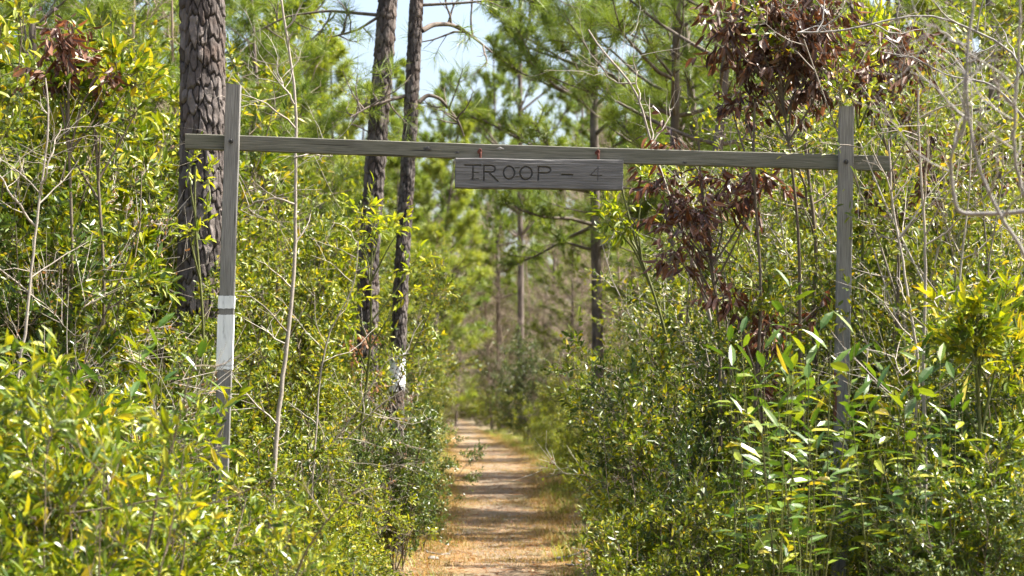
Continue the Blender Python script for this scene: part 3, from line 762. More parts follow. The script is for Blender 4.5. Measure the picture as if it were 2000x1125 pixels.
# ------------------------------------------------------------------ plant kinds: each a thing with stem and foliage parts
PROTO = {}
def plant_parts(kind, var):
    key = (kind, var)
    if key in PROTO: return PROTO[key]
    s = 100*var+sum(map(ord, kind))
    if kind == 'small':      # glossy small-leaved evergreen shrub, 2.4 m
        w_, f_ = shrub(s, 2.4, 8, .30, .009, 15, .55, 8, .16, 8, .050, .022, T_SMALL)
        parts = [('stem', w_, 'twig'), ('foliage', f_, 'small')]
    elif kind == 'low':      # knee-high bush, 1 m
        w_, f_ = shrub(s, 1.0, 11, .55, .005, 9, .32, 6, .11, 8, .034, .015, T_SMALL, t_lo=.05)
        parts = [('stem', w_, 'twig'), ('foliage', f_, 'small' if var == 1 else 'lime')]
    elif kind == 'dark':     # dense dark-leaved bush, 2 m
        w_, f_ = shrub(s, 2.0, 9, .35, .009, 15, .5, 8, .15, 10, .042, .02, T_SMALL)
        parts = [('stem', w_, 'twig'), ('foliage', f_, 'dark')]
    elif kind == 'broad':    # long lance leaves in upward whorls, 2.4 m
        w_, f_ = shrub(s, 2.4, 6, .26, .010, 10, .5, 5, .15, 7, .098, .029, T_LANCE, t_lo=.2, spread=.75, fold=.4, curl=.14, t0=.35, upn=.7)
        parts = [('stem', w_, 'twig'), ('foliage', f_, 'broad')]
    elif kind == 'broad_small':   # chest-high, the same long leaves at full size
        w_, f_ = shrub(s, 1.6, 8, .38, .008, 9, .36, 5, .15, 6, .086, .024, T_LANCE, t_lo=.3, spread=.75, fold=.45, curl=.16, t0=.35, upn=.7)
        parts = [('stem', w_, 'twig'), ('foliage', f_, 'broad')]
    elif kind == 'small_small':   # chest-high glossy shrub with full-size leaves
        w_, f_ = shrub(s, 1.6, 8, .38, .007, 12, .42, 7, .14, 8, .045, .020, T_SMALL, t_lo=.15)
        parts = [('stem', w_, 'twig'), ('foliage', f_, 'small')]
    elif kind in ('small_tall', 'dark_tall'):   # narrow upright evergreen, 3.3 m, leaves bunched at the twig ends
        w_, f_ = shrub(s, 3.3, 7, .10, .012, 18, .38, 6, .17, 8, .070, .026, T_LANCE if kind == 'small_tall' else T_SMALL, t_lo=.12, t0=.45, spread=.8, fold=.4, curl=.2, tr=.002)
        parts = [('stem', w_, 'twig'), ('foliage', f_, 'small' if kind == 'small_tall' else 'dark')]
    elif kind == 'broad_tall':
        w_, f_ = shrub(s, 3.3, 6, .10, .012, 15, .38, 6, .17, 8, .105, .030, T_LANCE, t_lo=.25, t0=.5, spread=.75, fold=.4, curl=.2, upn=.7, tr=.0022)
        parts = [('stem', w_, 'twig'), ('foliage', f_, 'broad')]
    elif kind == 'twiggy':   # sparse, long crooked stems, few small leaves, 3.4 m
        w_, f_ = shrub(s, 3.4, 6, .20, .012, 15, .6, 7, .20, 8, .045, .02, T_SMALL, t_lo=.2, tr=.0022)
        parts = [('stem', w_, 'pale'), ('foliage', f_, 'small')]
    elif kind == 'bare':     # leafless brush, 2.2 m
        w_, f_ = shrub(s, 2.2, 10, .35, .007, 14, .6, 8, .25, 1, .03, .015, T_SMALL, tr=.0024)
        parts = [('stem', w_, 'pale'), ('foliage', f_, 'tan_leaf')]
    elif kind == 'sprout':   # upright green stems with a few large leaves, 2.1 m
        rng = RNG(s); w_ = Acc(); f_ = Acc()
        for k in range(4):
            az = rng.random()*2*PI; h = 2.1*(.72+.28*rng.random())
            pts = wander(rng, [.10*rng.normal(), .10*rng.normal(), -.05], [.05*math.cos(az), .05*math.sin(az), 1], h, 10, .03, .03)
            tube(w_, pts, np.linspace(.0058, .002, 11), 6, rng.random())
            n = 13; t = np.linspace(.42, 1, n)+rng.normal(size=n)*.01; pp, tt = along(pts, np.clip(t, 0, 1))
            a_ = rng.random()*6+np.arange(n)*2.4; D = np.stack([np.cos(a_), np.sin(a_), .25+.9*(t > .93)], 1)+rng.normal(size=(n, 3))*.15
            N = rng.normal(size=(n, 3))*.35; N[:, 2] += 1
            sticks(w_, pp, pp+unit(D)*.02, .0015, .001, rng); leaves(f_, pp+unit(D)*.015, D, N,   .150*(.7+.5*rng.random(n)), .044*(.8+.4*rng.random(n)), rng, T_LANCE, .25, .18)
            if rng.random() < .7:
                q = wander(rng, pp[2], unit(np.array([math.cos(az+2), math.sin(az+2), 1.])), .5, 5, .1, .1); tube(w_, q, np.linspace(.003, .0014, 6), 4)
                qp, qt = along(q, np.linspace(.4, 1, 5)); D = rng.normal(size=(5, 3)); D[:, 2] = .4; leaves(f_, qp, D, np.tile([0, 0, 1.], (5, 1))+rng.normal(size=(5, 3))*.3, .11, .034, rng, T_LANCE, .25, .18)
        parts = [('stem', w_, 'green_stem'), ('foliage', f_, 'sprout')]
    elif kind == 'pine_near':   # long-needled young pine, 9 m, branches from low down
        t_, w_, f_ = pine(s, 9.6, .075, 3.5, 2.3, .42, 4, 10, 46, .21, .0042)
        parts = [('trunk', t_, 'pine_trunk'), ('branching', w_, 'limb'), ('crown', f_, 'needle')]
    elif kind == 'pine_mid':    # 14 m, bare below
        t_, w_, f_ = pine(s, 14., .13, 4.2, 3.0, .55, 4, 14, 30, .24, .011, gap=.15)
        parts = [('trunk', t_, 'pine_trunk'), ('branching', w_, 'limb'), ('crown', f_, 'needle_far' if var % 2 else 'needle')]
    elif kind == 'pine_low':    # 11 m, full crown to near the ground, light
        t_, w_, f_ = pine(s, 11., .10, 1.2, 2.7, .5, 4, 14, 30, .24, .011, gap=.1)
        parts = [('trunk', t_, 'pine_trunk'), ('branching', w_, 'limb'), ('crown', f_, 'needle_far')]
    elif kind == 'pine_tall':   # 24 m
        t_, w_, f_ = pine(s, 24., .17, 8., 4.0, .8, 4, 14, 28, .34, .020, gap=.15)
        parts = [('trunk', t_, 'pine_trunk'), ('branching', w_, 'limb'), ('crown', f_, 'needle')]
    elif kind == 'bare_tree':
        t_, w_ = bare_tree(s, 9., .06, 1.0, 2.6, 40, 8, 6)
        parts = [('trunk', t_, 'bare'), ('branching', w_, 'bare')]
    elif kind == 'brush_tree':  # low many-stemmed bare thicket tree
        t_, w_ = bare_tree(s, 5., .03, .2, 2.0, 46, 8, 6, .35)
        parts = [('trunk', t_, 'bare'), ('branching', w_, 'bare')]
    elif kind == 'leafy_tree':  # small broadleaf tree, 6.5 m, light leaves
        w_, f_ = shrub(s, 6.5, 3, .16, .035, 20, 1.5, 9, .45, 10, .085, .045, T_SMALL, t_lo=.22, tr=.003)
        parts = [('trunk', w_, 'bare'), ('crown', f_, 'lime')]
    PROTO[key] = [(n, a_.mesh(f'{n}', n not in ('crown', 'foliage')), M[m]) for n, a_, m in parts]
    return PROTO[key]
NAME = {'small': 'evergreen_shrub', 'small_small': 'evergreen_shrub', 'broad_small': 'long_leaved_shrub', 'small_tall': 'evergreen_shrub', 'broad_tall': 'long_leaved_shrub', 'dark_tall': 'dark_leaved_bush', 'low': 'low_bush', 'dark': 'dark_leaved_bush', 'broad': 'long_leaved_shrub', 'twiggy': 'twiggy_shrub', 'bare': 'leafless_shrub',
        'sprout': 'leafy_sprout', 'pine_near': 'young_pine', 'pine_mid': 'pine_tree', 'pine_low': 'young_pine', 'pine_tall': 'tall_pine', 'bare_tree': 'bare_tree',
        'brush_tree': 'bare_thicket_tree', 'leafy_tree': 'broadleaf_tree'}
CAT = {'small': 'shrub', 'small_small': 'shrub', 'broad_small': 'shrub', 'small_tall': 'shrub', 'broad_tall': 'shrub', 'dark_tall': 'bush', 'low': 'bush', 'dark': 'bush', 'broad': 'shrub', 'twiggy': 'shrub', 'bare': 'shrub', 'sprout': 'plant', 'pine_near': 'tree', 'pine_mid': 'tree',
       'pine_low': 'tree', 'pine_tall': 'tree', 'bare_tree': 'tree', 'brush_tree': 'tree', 'leafy_tree': 'tree'}
ORD = 'first second third fourth fifth sixth seventh eighth ninth tenth eleventh twelfth thirteenth fourteenth fifteenth sixteenth seventeenth eighteenth nineteenth twentieth'.split()
ORD += ['twenty-'+x for x in ORD[:9]]+['thirtieth']+['thirty-'+x for x in ORD[:9]]
PR = RNG(77)
FIRST = {}
def place(kind, x, y, s, label, group=None, sz=None, var=None, nvar=3, tilt=0.0):
    v = int(PR.integers(0, nvar)) if var is None else var
    sz = s if sz is None else sz
    loc = (float(x), float(y), float(gh(np.array([x]), np.array([y]))[0])-0.02); rz = float(PR.random()*2*PI)
    if (kind, v) in FIRST:
        r = copy_thing(FIRST[(kind, v)], label, group, loc, rz, (s, s, sz))
        if not group and 'group' in r: del r['group']
    else:
        r = thing(NAME[kind], label, CAT[kind], group, loc, (0, 0, rz), (s, s, sz))
        for n, me, mt in plant_parts(kind, v): link(n, me, mt, r)
        FIRST[(kind, v)] = r
    if tilt: r.rotation_euler = (tilt*PR.normal(), tilt*PR.normal(), rz)
    return r
def back(l, u0=75, y0=16.3):
    # everything near the big pine stands behind the big pine's trunk
    return [(u, y, s_) if (u < u0 or y > y0 or s_ < .88) else (u, 16.8+(y-11)*.45, s_*1.22) for u, y, s_ in l]
def row(kind, pts, desc, group, order='counting away from the camera', nvar=3, tilt=.05, wmax=9.):
    """pts: (x, y, height factor); label = description + place in its row"""
    pts = sorted(pts, key=lambda p: p[1])
    for k, p in enumerate(pts):
        if kind[-6:] != '_small' and kind in ('small', 'broad') and p[2] < .82:
            place(kind+'_small', p[0], p[1], min(p[2]*1.5, 1.1), f'{desc}, {ORD[k]} {order}', group, sz=p[2]*1.5*(1+.12*PR.normal()), nvar=nvar, tilt=tilt); continue
        if wmax < .9 and kind in ('small', 'broad', 'dark') and p[2] > .9:
            q = p[2]*(2.0 if kind == 'dark' else 2.4)/3.3
            place(kind+'_tall', p[0], p[1], q, f'{desc}, {ORD[k]} {order}', group, sz=q*(1+.08*PR.normal()), nvar=nvar, tilt=tilt); continue
        place(kind, p[0], p[1], min(p[2], wmax), f'{desc}, {ORD[k]} {order}', group, sz=p[2]*(1+.12*PR.normal()), nvar=nvar, tilt=tilt)
def uX(u, Y): return (u-1000)*Y/F
def vH(v, Y): return CZ+(HV-v)*Y/F
J = lambda a=.25: float(PR.normal()*a)

# --- low bushes edging the path, both sides
pts = []
for y in np.arange(9.5, 60, 1.5): pts.append((path_x(y)-path_hw(y)-(.78 if y > 27 else .56)+J(.07), y+J(.2), .75+.3*PR.random()))
row('low', pts, 'knee-high bush on the left edge of the path', 'low bushes along the left path edge', 'from the camera', 4)
pts = []
for y in np.arange(10, 62, 1.7): pts.append((path_x(y)+path_hw(y)+.62+J(.10), y+J(.2), .75+.3*PR.random()))
row('low', pts, 'knee-high bush on the right edge of the path', 'low bushes along the right path edge', 'from the camera', 4)
# --- left side, second and third rows
row('small', [(path_x(y)-path_hw(y)-1.6+J(.15), y, .62+.18*PR.random()) for y in np.arange(13.9, 52, 2.0)],
    'waist-high glossy shrub second in from the path on its left', 'glossy shrubs left of the path', 'from the camera')
row('small', [(path_x(y)-path_hw(y)-2.4+J(.2), y, .9+.2*PR.random()) for y in np.arange(12.5, 46, 2.2)],
    'tall glossy shrub left of the path in the second row', 'tall glossy shrubs left of the path', 'from the camera')
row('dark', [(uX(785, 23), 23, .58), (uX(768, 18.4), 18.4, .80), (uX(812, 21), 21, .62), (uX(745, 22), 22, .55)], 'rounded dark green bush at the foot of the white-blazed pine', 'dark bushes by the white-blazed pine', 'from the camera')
# --- left wall at gate depth
row('small', [(uX(u, y), y, s) for u, y, s in back(((40, 13.5, 1.5), (80, 14.9, 1.55), (170, 12.9, 1.3), (200, 15.4, 1.45), (-20, 14.0, 1.5), (150, 14.4, 1.45), (130, 14.0, 1.40), (300, 18.5, 1.6), (90, 12.2, 1.3), (150, 11.9, 1.1), (165, 12.9, 1.25), (255, 16.9, 1.3), (190, 15.2, 1.5), (20, 11.6, 1.2), (130, 13.6, 1.5), (60, 12.9, 1.42), (110, 12.4, 1.4), (175, 14.3, 1.45), (160, 14.9, 1.52), (-10, 12.9, 1.45), (205, 15.9, 1.5), (85, 11.9, 1.2), (150, 12.6, 1.38), (300, 17.4, 1.45), (265, 17.2, 1.4), (340, 18.4, 1.4), (215, 16.8, 1.4), (-60, 12.6, 1.5), (330, 13.6, .72), (0, 15.6, 1.65), (120, 16.2, 1.65), (200, 16.4, 1.6)))],
    'towering glossy shrub left of the left post', 'tall shrubs left of the gate', 'from the camera', wmax=.62)
row('broad', [(uX(u, y), y, s) for u, y, s in back(((110, 12.8, 1.38), (210, 13.5, 1.36), (150, 13.2, 1.34), (30, 12.0, 1.28), (290, 18.4, 1.6), (170, 13.9, 1.5), (70, 13.2, 1.45), (180, 14.4, 1.45), (140, 12.0, 1.25), (-20, 12.4, 1.35)))],
    'yellow-green long-leaved shrub above the thicket left of the gate', 'long-leaved shrubs left of the gate', 'from the camera', wmax=.6)
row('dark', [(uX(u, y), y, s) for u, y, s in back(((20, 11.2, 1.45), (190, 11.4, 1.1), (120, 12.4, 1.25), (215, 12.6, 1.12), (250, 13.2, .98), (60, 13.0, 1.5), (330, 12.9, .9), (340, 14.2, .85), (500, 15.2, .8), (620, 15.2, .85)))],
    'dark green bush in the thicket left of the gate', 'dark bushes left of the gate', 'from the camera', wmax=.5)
row('small', [(uX(u, y), y, s) for u, y, s in ((520, 15.3, .95), (570, 16.2, 1.05), (620, 17.5, .85), (670, 18.4, .62), (520, 18.5, 1.3), (560, 20.8, 1.25), (600, 24.5, 1.4), (510, 16.8, 1.15), (540, 15.6, 1.0), (655, 26, 1.3), (510, 17.4, 1.3), (590, 17.0, .95), (450, 19.3, 1.5), (640, 24, 1.25), (730, 27, 1.0), (372, 14.7, 1.02), (436, 15.0, 1.0), (500, 13.5, .72), (580, 13.4, .66), (420, 13.6, .66), (650, 14.6, .56), (560, 25, 1.7), (690, 26, 1.2))],
    'glossy shrub between the left post and the two dark pines', 'shrubs between post and pines', 'from the camera', wmax=.62)
# --- left foreground
row('broad', [(uX(u, y), y, s) for u, y, s in ((120, 8.2, .58), (340, 7.6, .48), (235, 8.2, .54), (300, 9.6, .56), (100, 9.5, .66), (60, 7.2, .56), (200, 7.4, .53), (-40, 8.2, .64), (160, 8.9, .58), (270, 8.9, .54), (400, 8.6, .42), (480, 9.2, .38), (20, 10.2, .74), (190, 10.4, .66))],
    'yellow-green long-leaved plant in front of the left post', 'long-leaved plants in front of the left post', 'from the camera')
row('small', [(uX(u, y), y, s) for u, y, s in ((520, 9.4, .42), (380, 9.9, .44), (440, 9.0, .40),  (610, 9.8, .40), (640, 10.8, .44), (560, 10.9, .46), (480, 10.6, .44))],
    'small glossy shrub at the foot of the left post', 'small shrubs at the left post', 'from the camera')
# --- right side rows
row('small', [(path_x(y)+path_hw(y)+1.25+J(.15), y, .58+.18*PR.random()) for y in np.arange(15.6, 52, 2.0)],
    'waist-high glossy shrub second in from the path on its right', 'glossy shrubs right of the path', 'from the camera')
row('small', [(path_x(y)+path_hw(y)+2.35+J(.2), y, .88+.2*PR.random()) for y in np.arange(13.5, 48, 2.4)],
    'tall glossy shrub right of the path in the second row', 'tall glossy shrubs right of the path', 'from the camera')
row('dark', [(uX(u, y), y, s) for u, y, s in ((1330, 13.4, .85), (1560, 14.4, 1.0), (1800, 12.8, 1.0), (1880, 9.6, .52), (1950, 9.0, .56), (1930, 11.2, 1.0), (1320, 22, 1.1), (1285, 30, 1.15), (1990, 10.2, .85), (1370, 11.2, .60))],
    'dark green bush in the thicket around the right post', 'dark bushes right of the gate', 'from the camera', wmax=.7)
row('small', [(uX(u, y), y, s) for u, y, s in ((1450, 12.9, .85), (1540, 13.4, .9), (1740, 13.4, .95), (1820, 12.0, .8), (1900, 11.4, .85), (1970, 10.4, .78), (1870, 10.4, .6), (1390, 15.5, 1.1), (1420, 14.4, 1.05), (1510, 15.4, 1.2), (1620, 15.2, 1.1), (1720, 15.2, 1.2), (1850, 14.2, 1.2), (1950, 13.0, 1.1), (2040, 12.2, 1.2), (1345, 18.5, 1.15), (1560, 18.0, 1.4), (1750, 18.5, 1.4), (1900, 17.0, 1.3), (1300, 11.8, .62), (1370, 12.9, .75), (1650, 13.4, .75))],
    'glossy shrub in the thicket by the right post', 'glossy shrubs around the right post', 'from the camera', wmax=.72)
row('twiggy', [(uX(u, y), y, s) for u, y, s in ((1480, 14.8, 1.05), (1600, 15.6, 1.2), (1780, 14.2, 1.1), (1880, 12.4, 1.1), (1980, 11.8, 1.05), (1400, 16.5, 1.1), (1830, 15.8, 1.3), (1950, 15.0, 1.3), (1410, 17.6, 1.1), (1750, 13.9, 1.0))],
    'tall sparse shrub with pale crooked stems near the right post', 'sparse pale-stemmed shrubs on the right', 'from the camera')
row('bare', [(uX(u, y), y, s) for u, y, s in ((1380, 13.8, .85), (1345, 15.2, .8), (1960, 14.4, 1.3), (640, 17.6, .7), (120, 11.5, .9), (90, 14.2, 1.2))],
    'tangle of leafless tan twigs among the green shrubs', 'leafless shrubs in the thicket', 'from the camera')
row('broad', [(uX(u, y), y, s) for u, y, s in ((1930, 9.6, .56), (2020, 9.4, .62), (1990, 11.2, .8), (1325, 20, .9), (1235, 24, .58))],
    'long-leaved yellow-green shrub right of the path', 'long-leaved shrubs on the right', 'from the camera')
row('sprout', [(uX(u, y), y, s) for u, y, s in ((1490, 9.6, .80), (1570, 9.9, .84), (1560, 9.4, .88), (1715, 9.8, .82), (1750, 9.6, .82), (1530, 10.8, .85), (1735, 11.2, .98), (1450, 9.9, .66), (1850, 9.2, .75), (1820, 10.8, .9), (1540, 9.0, .90), (1570, 10.4, .96), (1770, 9.3, .90), (1500, 10.2, .92), (1580, 8.7, .80))],
    'upright stems with large pointed leaves by the right post', 'tall leafy sprouts at the right post', 'from the camera')
row('sprout', [(uX(u, y), y, s) for u, y, s in ((100, 10.6, 1.05), (240, 9.2, .88), (370, 10.4, .92), (300, 11.4, 1.05))],
    'upright stems with large pointed leaves by the left post', 'tall leafy sprouts at the left post', 'from the camera')
row('low', [(uX(u, y), y, s) for u, y, s in ((1290, 10.2, .85), (1350, 9.8, .9), (1420, 10.4, .95), (1480, 11.4, 1.0), (1380, 9.0, .8), (1300, 11.4, .95))],
    'low leafy bush between the path and the right post', 'low bushes between path and right post', 'from the camera', 4)

# --- middle distance
row('low', [(uX(u, y), y, s) for u, y, s in ((930, 132, 2.6), (938, 122, 2.4), (950, 113, 2.3), (964, 105, 2.2), (978, 99, 2.0), (992, 91, 2.0), (1006, 85, 1.9), (1018, 80, 2.0), (1032, 75, 1.8), (1050, 70, 1.8), (1068, 64, 1.7), (1085, 58, 1.5))],
    'leafy low bush on the right verge near the far bend', 'bushes on the right verge near the far bend', 'from the camera', 4)
row('low', [(uX(u, y), y, s) for u, y, s in ((868, 128, 2.2), (862, 118, 2.2), (854, 108, 2.0), (846, 98, 2.0), (838, 88, 1.9), (832, 80, 1.8), (824, 70, 1.7))],
    'leafy low bush on the left verge near the far bend', 'bushes on the left verge near the far bend', 'from the camera', 4)
row('low', [(uX(u, y), y, 2.0+.5*PR.random()) for u, y in ((858, 145), (866, 147), (875, 146), (883, 149), (891, 147), (899, 149), (907, 147), (915, 148), (923, 146), (931, 148), (870, 153), (888, 155), (904, 155), (920, 156))],
    'waist-high bush closing the far end of the path', 'bushes closing the far end of the path', 'from the camera', 4)
row('dark', [(uX(1034, 70), 70, 1.9), (uX(1012, 80), 80, 1.5), (uX(1062, 68), 68, 1.5), (uX(952, 122), 122, 2.2), (uX(968, 112), 112, 2.0), (uX(935, 138), 138, 2.0), (uX(985, 98), 98, 1.5), (uX(846, 116), 116, 1.9), (uX(862, 136), 136, 1.8), (uX(872, 150), 150, 2.0), (uX(889, 152), 152, 1.9), (uX(905, 154), 154, 2.0), (uX(922, 150), 150, 2.1), (uX(896, 162), 162, 2.6), (uX(878, 160), 160, 2.6)],
    'dark conical evergreen where the path narrows', 'dark evergreens at the far bend', 'from the camera', wmax=1.7)
row('small', [(uX(u, y), y, s) for u, y, s in ((1095, 56, 1.0), (1130, 48, .85), (1165, 41, .8), (1222, 33, .78), (1120, 64, 1.2), (1150, 54, 1.0), (1215, 46, 1.0), (1285, 38, 1.15), (1080, 74, 1.1), (1268, 31, 1.0), (1190, 50, 1.05))],
    'shrub on the sunny bank right of the path beyond the gate', 'shrubs on the far right bank', 'from the camera')
row('small', [(uX(u, y), y, s) for u, y, s in ((812, 46, 1.0), (795, 40, 1.1), (770, 36, 1.4), (730, 33, 1.6), (690, 30, 1.6), (820, 58, 1.4), (810, 66, 1.8), (785, 52, 1.8), (832, 78, 1.5), (838, 92, 1.6), (848, 104, 1.5))],
    'shrub left of the path beyond the white-blazed pine', 'shrubs on the far left bank', 'from the camera')
row('leafy_tree', [(uX(u, y), y, s) for u, y, s in ((560, 32, 1.05), (650, 38, 1.1), (500, 27, 1.0), (790, 62, .9), (1330, 34, .85), (1480, 27, 1.0), (330, 34, .85), (60, 28, .8), (1650, 28, 1.0), (1820, 25, .95), (1960, 30, 1.0), (740, 50, 1.0), (1010, 112, .9))],
    'light green broadleaf tree behind the shrub thicket', 'broadleaf trees behind the thicket', 'from the camera', wmax=.8)
row('pine_near', [(uX(u, y), y, s) for u, y, s in ((40, 19, .82), (1305, 27, 1.05), (1340, 24, 1.1), (1350, 33, 1.2), (590, 26, .8), (1420, 30, 1.1), (-30, 24, 1.1))],
    'young pine with long drooping needles and low branches', 'long-needled young pines', 'from the camera')
row('pine_low', [(uX(u, y), y, s) for u, y, s in ((540, 42, 1.0), (660, 48, 1.0), (230, 40, .9), (400, 38, 1.1), (830, 70, 1.0), (890, 108, .7), (1380, 42, 1.1), (1520, 40, 1.0), (1640, 38, 1.0), (1760, 36, 1.1), (1900, 38, 1.1), (760, 64, .9), (60, 36, .9), (620, 60, 1.0), (1000, 118, 1.0), (1110, 112, 1.1), (760, 104, 1.1), (860, 122, 1.0), (940, 132, 1.1), (1060, 134, 1.2), (680, 90, 1.1), (1200, 100, 1.1), (560, 74, 1.1), (1940, 48, 1.2))],
    'light green young pine branched almost to the ground', 'young pines in the middle distance', 'from the camera')
p4 = place('pine_mid', uX(1018, 86), 86, 1.15, 'straight slim pine right of the path, bare below its first wide whorl of limbs', None, sz=1.95, var=0)
p5 = place('pine_mid', uX(1172, 36), 36, .86, 'stout dark pine trunk rising from the bank right of the path beyond the gate', None, sz=.98, var=1)
row('pine_mid', [(uX(u, y), y, s) for u, y, s in ((950, 120, 1.1), (973, 114, .9), (1117, 66, .6), (1260, 66, 1.0), (1340, 52, 1.0), (1690, 27, .9), (150, 26, .7), (262, 34, .7), (480, 58, 1.0), (700, 76, 1.0), (860, 98, 1.05), (845, 74, .95), (842, 92, 1.1), (1060, 104, 1.1), (700, 112, 1.1), (800, 120, 1.2), (1180, 116, 1.2), (1300, 90, 1.1), (560, 90, 1.1), (1460, 60, 1.1), (1600, 56, 1.0), (1850, 50, 1.1), (1990, 24, .8), (1440, 36, .7))],
    'dark-trunked pine with limbs starting well above the shrubs', 'pines standing beyond the thicket', 'from the camera', 4)
row('bare_tree', [(uX(u, y), y, s) for u, y, s in ((846, 86, 1.1), (962, 98, 1.15), (975, 92, 1.0), (1080, 88, 1.1), (1090, 72, 1.0), (1130, 78, 1.1), (1200, 64, 1.1), (1000, 100, 1.2), (845, 74, .9), (1240, 58, 1.0), (200, 24, .9), (320, 26, .85), (1150, 90, 1.2), (960, 98, 1.1), (1050, 94, 1.0), (858, 108, 1.2))],
    'pale leafless tree with many fine twigs', 'leafless trees in the middle distance', 'from the camera')
row('brush_tree', [(uX(u, y), y, s) for u, y, s in ((838, 72, 1.0), (825, 64, .9), (846, 84, 1.2), (1075, 66, .9), (1110, 70, 1.0), (1150, 60, .95), (1195, 50, .9), (1225, 52, 1.0), (948, 112, 1.3), (842, 94, 1.3), (856, 115, 1.3), (905, 175, 1.6), (880, 160, 1.5), (960, 128, 1.3), (1062, 92, 1.0))],
    'low leafless tree of tangled tan twigs by the path', 'tangled leafless trees by the path', 'from the camera')
FW = []
k = 0
for y in (95, 118, 140, 165):
    n = int(y*.5/8.5)+2
    for i in range(n):
        x = -y*.27+(i+.5)*(y*.54/n)+J(1.2); u = 1000+x*F/y
        if (620 < u < 700 or 840 < u < 900 or 165 < u < 330) and y < 170: continue
        FW.append((x, y+J(3), .72+.25*PR.random()))
row('pine_tall', FW, 'tall far-off pine in the wood closing the view', 'tall pines in the far wood', 'from the camera')
print('FAR PINES', len(FW))

# ------------------------------------------------------------------ named saplings, branches and dead-leaf clumps
def sapling(name, label, cat, lines, Y, mat, seed, n=14, ll=.5, leaf=None, lo=.15, r_end=.35, nl=5, L=.07, W=.024, base=None):
    rng = RNG(seed); wd = Acc(); fo = Acc(); S = []; E = []
    t = thing(name, label, cat)
    for l, r in lines:
        p = smooth_pts(px_pts(l, Y), 40)
        p[:, 0] += .006*np.sin(np.linspace(0, 19, 40)+seed)+rng.normal(size=40)*.0015
        p[:, 1] += .05*np.sin(np.linspace(0, 5, 40)+seed)
        tube(wd, p, np.linspace(r, r*r_end, 40), 8, .5)
        twiggy(wd, p, r*.8, rng, n, ll, lo, 1, 4, S, E)
    if leaf:
        S = np.concatenate(S); E = np.concatenate(E); kq = rng.random(len(S)) < .6
        leaf_twigs(wd, fo, S[kq], E[kq], rng, nl, L, W, T_LANCE if L > .06 else T_SMALL)
        link('foliage', fo.mesh('foliage', False), M[leaf], t)
    link('stem', wd.mesh('stem'), M[mat], t)
    return t
sapling('bare_sapling', 'tall pale leafless sapling between the left post and the leaning pine', 'sapling', [([(512, 1275), (530, 1000), (538, 890), (552, 760), (565, 620), (574, 500), (578, 400), (577, 205), (566, 130), (556, 60), (546, -40)], .019),
        ([(577, 205), (560, 178), (545, 150), (534, 108)], .007), ([(577, 400), (540, 388), (500, 392), (470, 410)], .008), ([(578, 310), (610, 300), (650, 305)], .006)], 13.0, 'pale', 4, 12, .36)
sapling('bare_sapling', 'thin pale forked sapling at the far left of the thicket', 'sapling', [([(33, 1380), (35, 835), (38, 720), (50, 650), (58, 560), (70, 470), (78, 380), (86, 300), (90, 200), (84, 150)], .013), ([(66, 440), (40, 400), (5, 350), (-30, 300)], .007), ([(78, 380), (100, 320), (115, 240)], .006)], 10.8, 'pale', 9, 12, .35)
sapling('bare_sapling', 'straight pale sapling stem standing right of the right post', 'sapling', [([(1816, 1400), (1812, 1000), (1806, 800), (1811, 600), (1803, 450), (1797, 340), (1790, 180)], .0135)], 10.4, 'pale', 12, 14, .5, 'small', nl=4, L=.05, W=.02)
sapling('bare_sapling', 'crooked pale sapling stem just left of the straight one by the right post', 'sapling', [([(1806, 1380), (1800, 1000), (1785, 830), (1792, 740), (1775, 600), (1766, 500), (1743, 400), (1735, 250)], .012), ([(1785, 830), (1770, 760), (1745, 690)], .006)], 10.7, 'pale', 15, 14, .5)
sapling('leaning_sapling', 'bone-white leaning stem right of the sign with bare forked top', 'sapling', [([(1480, 1240), (1465, 950), (1422, 755), (1398, 690), (1385, 600), (1350, 490), (1300, 360), (1270, 285), (1248, 190), (1228, 150), (1170, 100), (1150, 60)], .016),
        ([(1242, 165), (1205, 160), (1180, 140), (1170, 120)], .006), ([(1250, 200), (1240, 120), (1232, 70)], .005)], 13.2, 'pale', 18, 9, .38, lo=.3)
sapling('dark_sapling', 'olive-brown upright stem behind the right end of the crossbeam', 'sapling', [([(1620, 1240), (1610, 860), (1590, 700), (1585, 600), (1592, 500), (1584, 400), (1572, 250), (1590, 120), (1600, 40)], .022), ([(1585, 420), (1560, 330), (1540, 240)], .01), ([(1588, 640), (1480, 560), (1400, 470), (1340, 440)], .011)], 14.2, 'twig', 21, 20, .6, 'small', nl=5, L=.05, W=.02)
sapling('grey_leafless_shrub', 'grey leafless branches reaching in close to the camera at the right edge', 'shrub', [
    ([(2120, 2000), (2090, 1200), (2060, 700), (2010, 500), (1950, 440), (1905, 350), (1880, 190), (1886, 90), (1900, -30)], .011), ([(2010, 412), (1960, 416), (1885, 415), (1864, 390), (1862, 300), (1880, 225), (1878, 150)], .008),
    ([(2070, 760), (2040, 480), (1990, 330), (1975, 180), (1990, 60), (1985, -20)], .009), ([(1886, 90), (1850, 60), (1800, 50)], .004)], 6.3, 'grey_branch', 25, 7, .28, lo=.45)
sapling('arching_branch_shrub', 'shrub sending a long arching grey branch over the top of the right post', 'shrub', [
    ([(2080, 1400), (2060, 600), (2020, 200), (1990, 92), (1900, 58), (1830, 18), (1700, 42), (1650, 62), (1560, 60)], .013), ([(2030, 260), (1930, 165), (1850, 150), (1790, 110), (1730, 100)], .008)], 11.2, 'grey_branch', 28, 14, .45, lo=.4)
